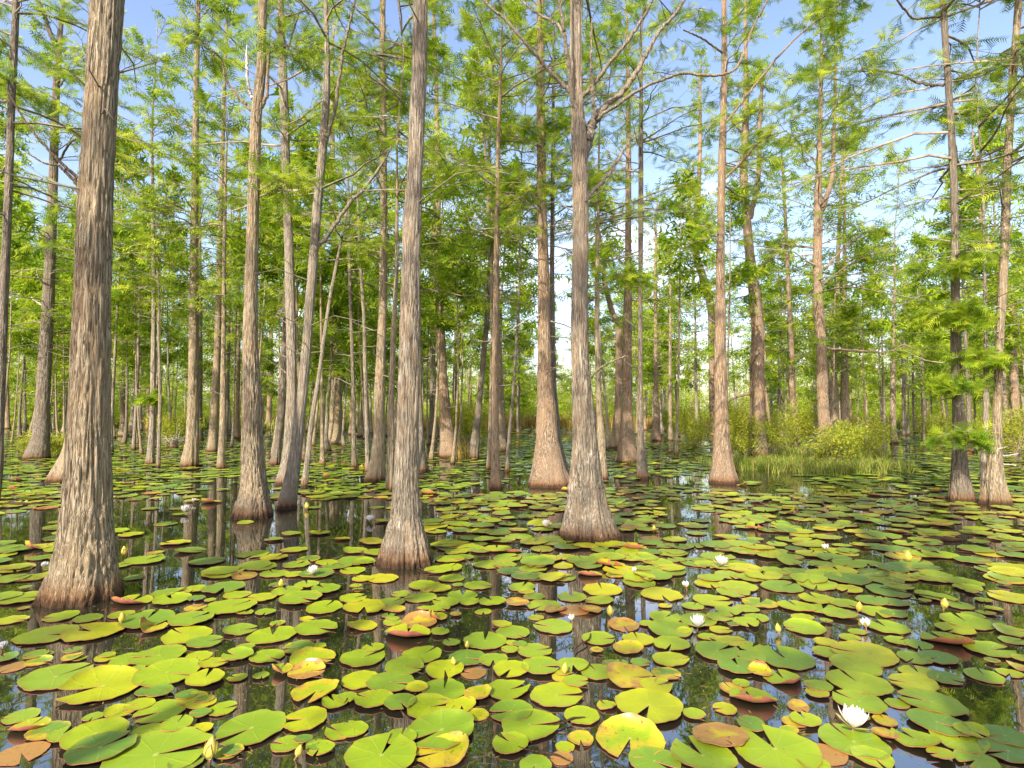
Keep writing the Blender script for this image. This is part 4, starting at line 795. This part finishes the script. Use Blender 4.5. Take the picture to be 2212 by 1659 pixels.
# a few beyond the frame's lower corners, so the pond carries on to the sides
for i in range(130):
    x = rq.choice([-1, 1]) * rq.uniform(1.0, 5); y = rq.uniform(.2, 3.6); px, py = project((x, y, 0))
    if y > .4 and -80 < px < 2290 and py < 1720: continue
    far_list.append((x, y, rq.uniform(.09, .15), rq.uniform(0, 6.28), 'gdyg'[rq.integers(0, 4)], px if y > .1 else 9999, py))
nf = 0
for _ in range(5000):
    if nf >= 95: break
    x = rq.uniform(10, 2200); y = rq.uniform(1262, 1640)
    if any(a < x < c and b < y < e for a, b, c, e in OPEN): continue
    g = ground(x, y); rr_ = rq.uniform(.032, .062)
    if any((g[0] - q[0]) ** 2 + (g[1] - q[1]) ** 2 < (.78 * (rr_ + q[2])) ** 2 for q in PADS) or np.any((TA[:, 0] - g[0]) ** 2 + (TA[:, 1] - g[1]) ** 2 < (TA[:, 2] + .05) ** 2): continue
    far_list.append((g[0], g[1], rr_, rq.uniform(0, 6.28), 'ggdygo'[rq.integers(0, 6)], x, y)); nf += 1
infr = lambda p: -40 < p[5] < 2252 and p[6] < 1700
vis = [p for p in far_list if infr(p) and p[1] < 12]; vis.sort(key=lambda p: -p[2] / p[1])
n_ind = max(0, 297 - len(PADS)); ind_extra = vis[:n_ind]; chosen = set(id(p) for p in ind_extra)
rest = [p for p in far_list if id(p) not in chosen]
# stacking heights: overlapping pads lie on one another
ALLP = [list(p) + [0.] for p in PADS] + [list(p) + [0.] for p in ind_extra]
lvl = []
for i, p in enumerate(ALLP):
    l = 0
    for j in range(i):
        q = ALLP[j]
        if (p[0] - q[0]) ** 2 + (p[1] - q[1]) ** 2 < (p[2] + q[2]) ** 2 * .95: l = max(l, lvl[j] + 1)
    l = l % 5 if l >= 5 else l; lvl.append(l); p[7] = .0045 + .003 * l
FLOWERS = [  # photo x, y, width, kind, label
 (1843, 1584, 46, 'open', 'large open white water lily at the lower right, the biggest bloom'), (1557, 1226, 22, 'open', 'open white lily right of the many-limbed trunk, in the middle distance'),
 (1508, 1362, 26, 'open', 'narrow-petalled white lily left of the open blue water'), (677, 1246, 19, 'open', 'small white lily between the bottle-shaped and the centre trunk'),
 (1872, 1362, 24, 'half', 'half-closed white lily beside a notched pad on the right'), (1483, 1275, 17, 'half', 'little half-open pale lily near the cupped olive pad'),
 (1236, 1348, 16, 'half', 'closed white lily resting on a pad under the many-limbed trunk'), (1373, 1240, 12, 'half', 'tiny white lily tip right of the many-limbed trunk foot'),
 (1320, 1335, 15, 'bud', 'pale yellow bud above the rust-coloured pads'), (1219, 1460, 14, 'bud', 'upright cream bud between two big pads in the lower centre'), (982, 1442, 11, 'bud', 'greenish bud left of the dome-shaped pad'),
 (1008, 1405, 10, 'bud', 'orange bud behind the heart-shaped pad'), (1683, 1372, 13, 'bud', 'thin yellow bud on the open water at right'), (1963, 1216, 15, 'bud', 'pale bud in the shade below the dark right-hand trunk'),
 (270, 1203, 14, 'bud', 'slim yellow bud right of the massive left trunk'), (607, 1272, 12, 'bud', 'bud standing beyond the pads left of centre'), (263, 1350, 14, 'bud', 'orange-tinged bud just below the massive left trunk'),
 (452, 1648, 30, 'bud', 'fat opening bud at the bottom edge left of centre'), (5, 1412, 22, 'half', 'pale lily cut by the left edge'), (93, 1232, 16, 'half', 'white bud left of the massive trunk foot'),
 (1854, 1325, 14, 'bud', 'green-yellow bud left of the sloping light streak'), (640, 1642, 16, 'bud', 'small green bud at the bottom edge left of centre'), (1785, 1192, 16, 'half', 'round pale bud in the shaded pads at right'),
 (2040, 1318, 14, 'bud', 'pinkish bud at the edge of the open water on the right'), (1180, 1142, 16, 'open', 'far white lily left of the many-limbed trunk foot'), (800, 1130, 15, 'open', 'far white lily left of the centre trunk'),
 (398, 1110, 17, 'open', 'white lily left of the bottle-shaped trunk, above a pale pad'), (418, 1088, 11, 'half', 'small white bud left of the bottle-shaped trunk'), (1743, 1078, 11, 'half', 'white bud in mid water below the clustered trunks'),
 (2150, 1020, 11, 'half', 'white bud far off beside the swollen right trunk'), (663, 1102, 10, 'bud', 'yellow bud right of the crossing pair of trunks'), (1412, 1150, 9, 'bud', 'tiny yellow bud right of the many-limbed trunk foot')]
MARKS = [(f[0], f[1], 'the ' + n) for f, n in ((FLOWERS[0], 'biggest bloom'), (FLOWERS[2], 'narrow-petalled lily'), (FLOWERS[4], 'half-closed lily'), (FLOWERS[9], 'upright cream bud'), (FLOWERS[17], 'fat opening bud'), (FLOWERS[3], 'small lily left of centre'), (FLOWERS[1], 'open lily in mid distance'), (FLOWERS[8], 'pale yellow bud'))]
MARKS += [(185, 1312, 'the massive left trunk'), (553, 1122, 'the bottle-shaped trunk'), (878, 1228, 'the centre trunk foot'), (1271, 1172, 'the many-limbed trunk foot'), (2100, 1090, 'the right-edge trunks'), (80, 1620, 'the lower left corner'), (2150, 1620, 'the lower right corner'), (1106, 1655, 'the bottom centre'), (2190, 1330, 'the right edge'), (10, 1450, 'the left edge'),
          (800, 1500, 'the speckled curled pads'), (1690, 1470, 'the pair of cupped pink pads'), (1340, 1330, 'the rusty pads'), (2050, 1385, 'the brown-rimmed cupped pad')]
def rel(px, py):
    ds = sorted(((math.hypot(px - a, (py - b) * 1.6), a, b, n) for a, b, n in MARKS)); out_ = []
    for dst, a, b, n in ds[:2]:
        dx, dy = px - a, (py - b) * 1.6
        side = 'right of' if dx > abs(dy) else 'left of' if -dx > abs(dy) else 'below' if dy > 0 else 'above'
        out_.append(('close ' if dst < 70 else '') + side + ' ' + n)
    return out_
labs = {}; recs = []
for i, p in enumerate(ALLP):
    wpx = 2 * p[2] * FPX / p[1]; size = 'huge' if wpx > 135 else 'large' if wpx > 95 else 'mid-sized' if wpx > 62 else 'small'
    a, b = rel(p[5], p[6]); lab = '%s %s lily pad %s' % (size, KINDS[p[4]][2], a); recs.append([p, lab, b, size]); labs.setdefault(lab, []).append(i)
for lab, ids in list(labs.items()):
    if len(ids) > 1:
        for i in ids: recs[i][1] = lab + ', ' + recs[i][2].replace('close ', '')
cnt = {}
for i, rr_ in enumerate(recs): cnt.setdefault(rr_[1], []).append(i)
ORD = ['leftmost', 'second from left', 'third from left', 'fourth from left', 'fifth from left', 'sixth from left', 'seventh from left']
for lab, ids in cnt.items():
    if len(ids) > 1:
        ids.sort(key=lambda i: recs[i][0][5]); 
        for n_, i in enumerate(ids):
            base_l = lab.split(', ')[0].replace('lily pad', 'pad')
            recs[i][1] = base_l + (', ' + ('rightmost' if n_ == len(ids) - 1 else ORD[n_]) + '' if n_ < 7 else ', further right')
for (p, lab, b, size) in recs:
    while len(lab.split()) > 16: lab = lab.replace('lily pad', 'pad') if 'lily pad' in lab else lab.replace(' the ', ' ', 1) if ' the ' in lab else ' '.join(lab.split()[:16])
    tint, rot, _ = KINDS[p[4]]; k = p[4]; tint = min(1, max(0, tint + rp.normal(0, .10))); rot = max(0, rot + rp.normal(0, .07))
    lift = 0; ld = 0; tl = rp.normal(0, .014, 2)
    if k == 'p': lift, ld = rp.uniform(.28, .45), R(rp.uniform(235, 300))
    elif k in 'f': lift, ld = rp.uniform(.5, .85), R(rp.uniform(60, 330))
    elif k in 'rs': lift, ld = rp.uniform(.08, .3), R(rp.uniform(0, 360))
    elif rp.random() < .14: lift, ld = rp.uniform(.05, .18), R(rp.uniform(0, 360))
    if k == 'b': lift = 0; tl = (0, 0)
    V, t3, q4, mi, at = pad_geo(p[2], p[3], rp, tint, rot, lift, ld, tilt=tl, wav=1.0 if k != 'b' else .3, ell=rp.uniform(.88, 1.0), elldir=rp.uniform(0, 3.14))
    me = make_mesh('lily_pad', V, [t3, q4], [PAD, PADU], mi, True, at); o = link('lily_pad', me, None, (p[0], p[1], p[7] if k != 'b' else .004)); tag(o, lab, 'lily pad', 'lily pads floating on the water')
# the countless rest of the pads: one object
Vs, T3, Q4, M3, M4, AT, off = [], [], [], [], [], {'tint': [], 'rot': [], 'pr': [], 'pa': []}, 0
for p in rest:
    k = p[4]; near_ = p[1] < 9; lift, ld = (rq.uniform(.4, .8), R(rq.uniform(230, 310))) if k == 'p' else ((rq.uniform(.03, .2), rq.uniform(0, 6.28)) if rq.random() < .2 else (0, 0))
    V, t3, q4, mi, at = pad_geo(p[2], p[3], rq, min(1, max(0, KINDS[k][0] + rq.normal(0, .14))), max(0, KINDS[k][1] + rq.normal(0, .1)), lift, ld, thick=near_ or k == 'p', rings=5 if near_ else 2, segs=24 if near_ else 14, tilt=rq.normal(0, .018, 2), ell=rq.uniform(.85, 1))
    V = V + np.array([p[0], p[1], .004 + .003 * rq.integers(0, 5)]); Vs.append(V); T3.append(t3 + off); Q4.append(q4 + off); M3.append(mi[:len(t3)]); M4.append(mi[len(t3):]); off += len(V)
    for a_ in AT: AT[a_].append(at[a_])
me = make_mesh('lily_pad_carpet', np.vstack(Vs), [np.vstack(T3), np.vstack(Q4)], [PAD, PADU], np.concatenate(M3 + M4), True, {a_: np.concatenate(v) for a_, v in AT.items()})
o = link('lily_pad_carpet', me); o['kind'] = 'stuff'; tag(o, 'carpet of small floating lily pads stretching back between the trunks', 'lily pads')

# ------------------------------------------------------------------ water lilies
def petal_geo(L_, W_, el, az, curl, r0=.0):
    n, m = 9, 5; t = np.linspace(0, 1, n); wd = W_ * np.sin(np.pi * np.clip(t, 0, 1) ** .75) ** .8 * (1 - .15 * t); wd[-1] = 0; wd[0] = W_ * .35
    ang = el + curl * (t - .4); dr = np.cos(ang) / (n - 1) * L_; dzv = np.sin(ang) / (n - 1) * L_; rr = r0 + np.concatenate([[0], np.cumsum(dr[:-1])]); zz = np.concatenate([[0], np.cumsum(dzv[:-1])])
    s = np.linspace(-1, 1, m); V = []
    for i in range(n):
        for j in range(m):
            x = rr[i] - .28 * wd[i] * (s[j] ** 2) * math.sin(ang[i]) * -1; z = zz[i] + .28 * wd[i] * s[j] ** 2 * math.cos(ang[i]); y = s[j] * wd[i] / 2
            V.append((x * math.cos(az) - y * math.sin(az), x * math.sin(az) + y * math.cos(az), z))
    return np.array(V), grid_quads(n, m, False)
rf = np.random.default_rng(5)
def flower(px, py, wpx, kind, label):
    g = ground(px, py); wm = wpx * g[1] / FPX; root = empty('water_lily', (g[0], g[1], .004)); tag(root, label, 'water lily' if kind != 'bud' else 'lily bud', 'water lilies and buds among the pads'); root.rotation_euler = (rf.normal(.12, .06), rf.normal(0, .1), rf.uniform(0, 6.28))
    if kind in ('open', 'half'):
        Rr = wm * (.95 if kind == 'open' else .8); h0 = .018
        lay = [(9, R(54), 1.0), (8, R(65), .98), (7, R(75), .93), (6, R(83), .82)] if kind == 'open' else [(6, R(66), .95), (5, R(76), .9), (4, R(84), .8)]
        big = wpx > 30; acc = Acc(); 
        for li, (n, el, s) in enumerate(lay):
            for i in range(n):
                V, Q = petal_geo(Rr * s * rf.uniform(.92, 1.06), Rr * s * (.34 if kind == 'open' else .5), el + rf.normal(0, .05), 2 * math.pi * (i + .5 * (li % 2)) / n + rf.normal(0, .06), .5, .004); V[:, 2] += h0 + .002 * li
                if big: link('petal', make_mesh('petal', V, [Q], PETAL), root)
                else: acc.add(V, Q)
        if not big: link('petals', acc.mesh('petals', [PETAL]), root)
        sa = Acc()
        for i in range(4): V, Q = petal_geo(Rr * .95, Rr * .36, R(22 if kind == 'open' else 58), i * 1.571 + .4, .4, .003); V[:, 2] += h0 - .006; sa.add(V, Q)
        link('sepals', sa.mesh('sepals', [SEPAL]), root)
        st = Acc()
        for i in range(26): V, Q = petal_geo(Rr * .34, Rr * .05, R(rf.uniform(50, 88)), rf.uniform(0, 6.28), .8, .003); V[:, 2] += h0 + .004; st.add(V, Q)
        link('stamens', st.mesh('stamens', [STAM]), root)
    else:
        wm *= .85; Hh = wm * 1.7; n = 12; t = np.linspace(0, 1, n); rad = wm * .5 * np.sin(np.pi * t ** .7) ** .75; rad[0] = wm * .12; rad[-1] = .0004; th = np.arange(14) / 14 * 2 * math.pi
        rr = rad[:, None] * (1 + .08 * np.abs(np.sin(2 * th))[None]); V = np.stack([rr * np.cos(th), rr * np.sin(th), (t * Hh)[:, None] + 0 * rr], -1).reshape(-1, 3) + np.array([0, 0, .012])
        link('bud', make_mesh('bud', V, [grid_quads(n, 14)], BUDM), root); sa = Acc()
        for i in range(4): V, Q = petal_geo(Hh * .9, wm * .62, R(78), i * 1.571 + .2, .5, wm * .13); V[:, 2] += .008; sa.add(V, Q)
        link('sepals', sa.mesh('sepals', [SEPAL]), root)
    V, Q = tube([(0, 0, .02), (.004, 0, 0), (.012, .004, -.03)], [.0035, .0035, .0035], 6); link('stem', make_mesh('stem', V, [Q], STEMM), root)
for f in FLOWERS: flower(*f)
# drifting bark slabs and sticks
def driftwood(px, py, L_, az, r, label, name='floating_stick', kind='stick'):
    g = ground(px, py); n = 14; t = np.linspace(-.5, .5, n); S = np.stack([t * L_, .04 * L_ * np.sin(t * 7 + px), .008 + .02 * L_ * np.cos(t * 3) + rf.normal(0, .001, n)], 1); rad = r * np.sin(np.pi * (t + .5) * .9 + .15) ** .5
    V, Q = tube(S, rad, 9); V[:, 2] = np.clip(V[:, 2], -.01, None); o = link(name, make_mesh(name, V, [Q], BARK['tan']), None, (g[0], g[1], .004), R(az)); tag(o, label, kind)
driftwood(2040, 1168, .34, -12, .022, 'longer curved bark slab floating below the dark right trunk', 'floating_bark', 'bark'); driftwood(1885, 1172, .22, -8, .018, 'smaller bark slab left of the curved one at right', 'floating_bark', 'bark')
driftwood(35, 1092, .34, 4, .03, 'brown drifting bark at the left edge beyond the big trunk', 'floating_bark', 'bark'); driftwood(1870, 1085, .26, -3, .014, 'short log in the sky-reflecting water at right', 'floating_log', 'log')
driftwood(770, 1280, .2, 30, .008, 'reddish stick slanting left of the centre trunk foot'); driftwood(1985, 1290, .45, -48, .004, 'thin dark twig slanting across the shaded pads at right')
driftwood(1260, 1395, .30, 65, .004, 'thin submerged stick under the many-limbed trunk reflection'); driftwood(1225, 1565, .16, 22, .004, 'red stalk joining two pads in the lower centre'); driftwood(1175, 1636, .2, -25, .004, 'red stalk at the bottom centre')
print('pads individual', len(ALLP), 'rest', len(rest), 'traced', len(PADS), 'objects', len(bpy.data.objects))

# floating needles, petals and specks between the pads
rdb = np.random.default_rng(31); acc = Acc(); n = 5200; Yd = 1.7 + 9 * rdb.random(n) ** 1.4; Xd = rdb.uniform(-1, 1, n) * (Yd * 1.0 + .5); az = rdb.uniform(0, 6.28, n); ln = rdb.uniform(.003, .02, n); wd = rdb.uniform(.0008, .0035, n)
u = np.stack([np.cos(az), np.sin(az), 0 * az], 1) * ln[:, None]; v = np.stack([-np.sin(az), np.cos(az), 0 * az], 1) * wd[:, None]; P = np.c_[Xd, Yd, np.full(n, .0015)]
acc.add(np.stack([P - u, P - v, P + u, P + v], 1).reshape(-1, 3), np.arange(4 * n).reshape(-1, 4), 0, np.repeat(rdb.uniform(0, 1, n), 4))
o = link('floating_debris', acc.mesh('floating_debris', [STRAW])); o['kind'] = 'stuff'; tag(o, 'fallen needles and straw specks floating on the dark water', 'debris')
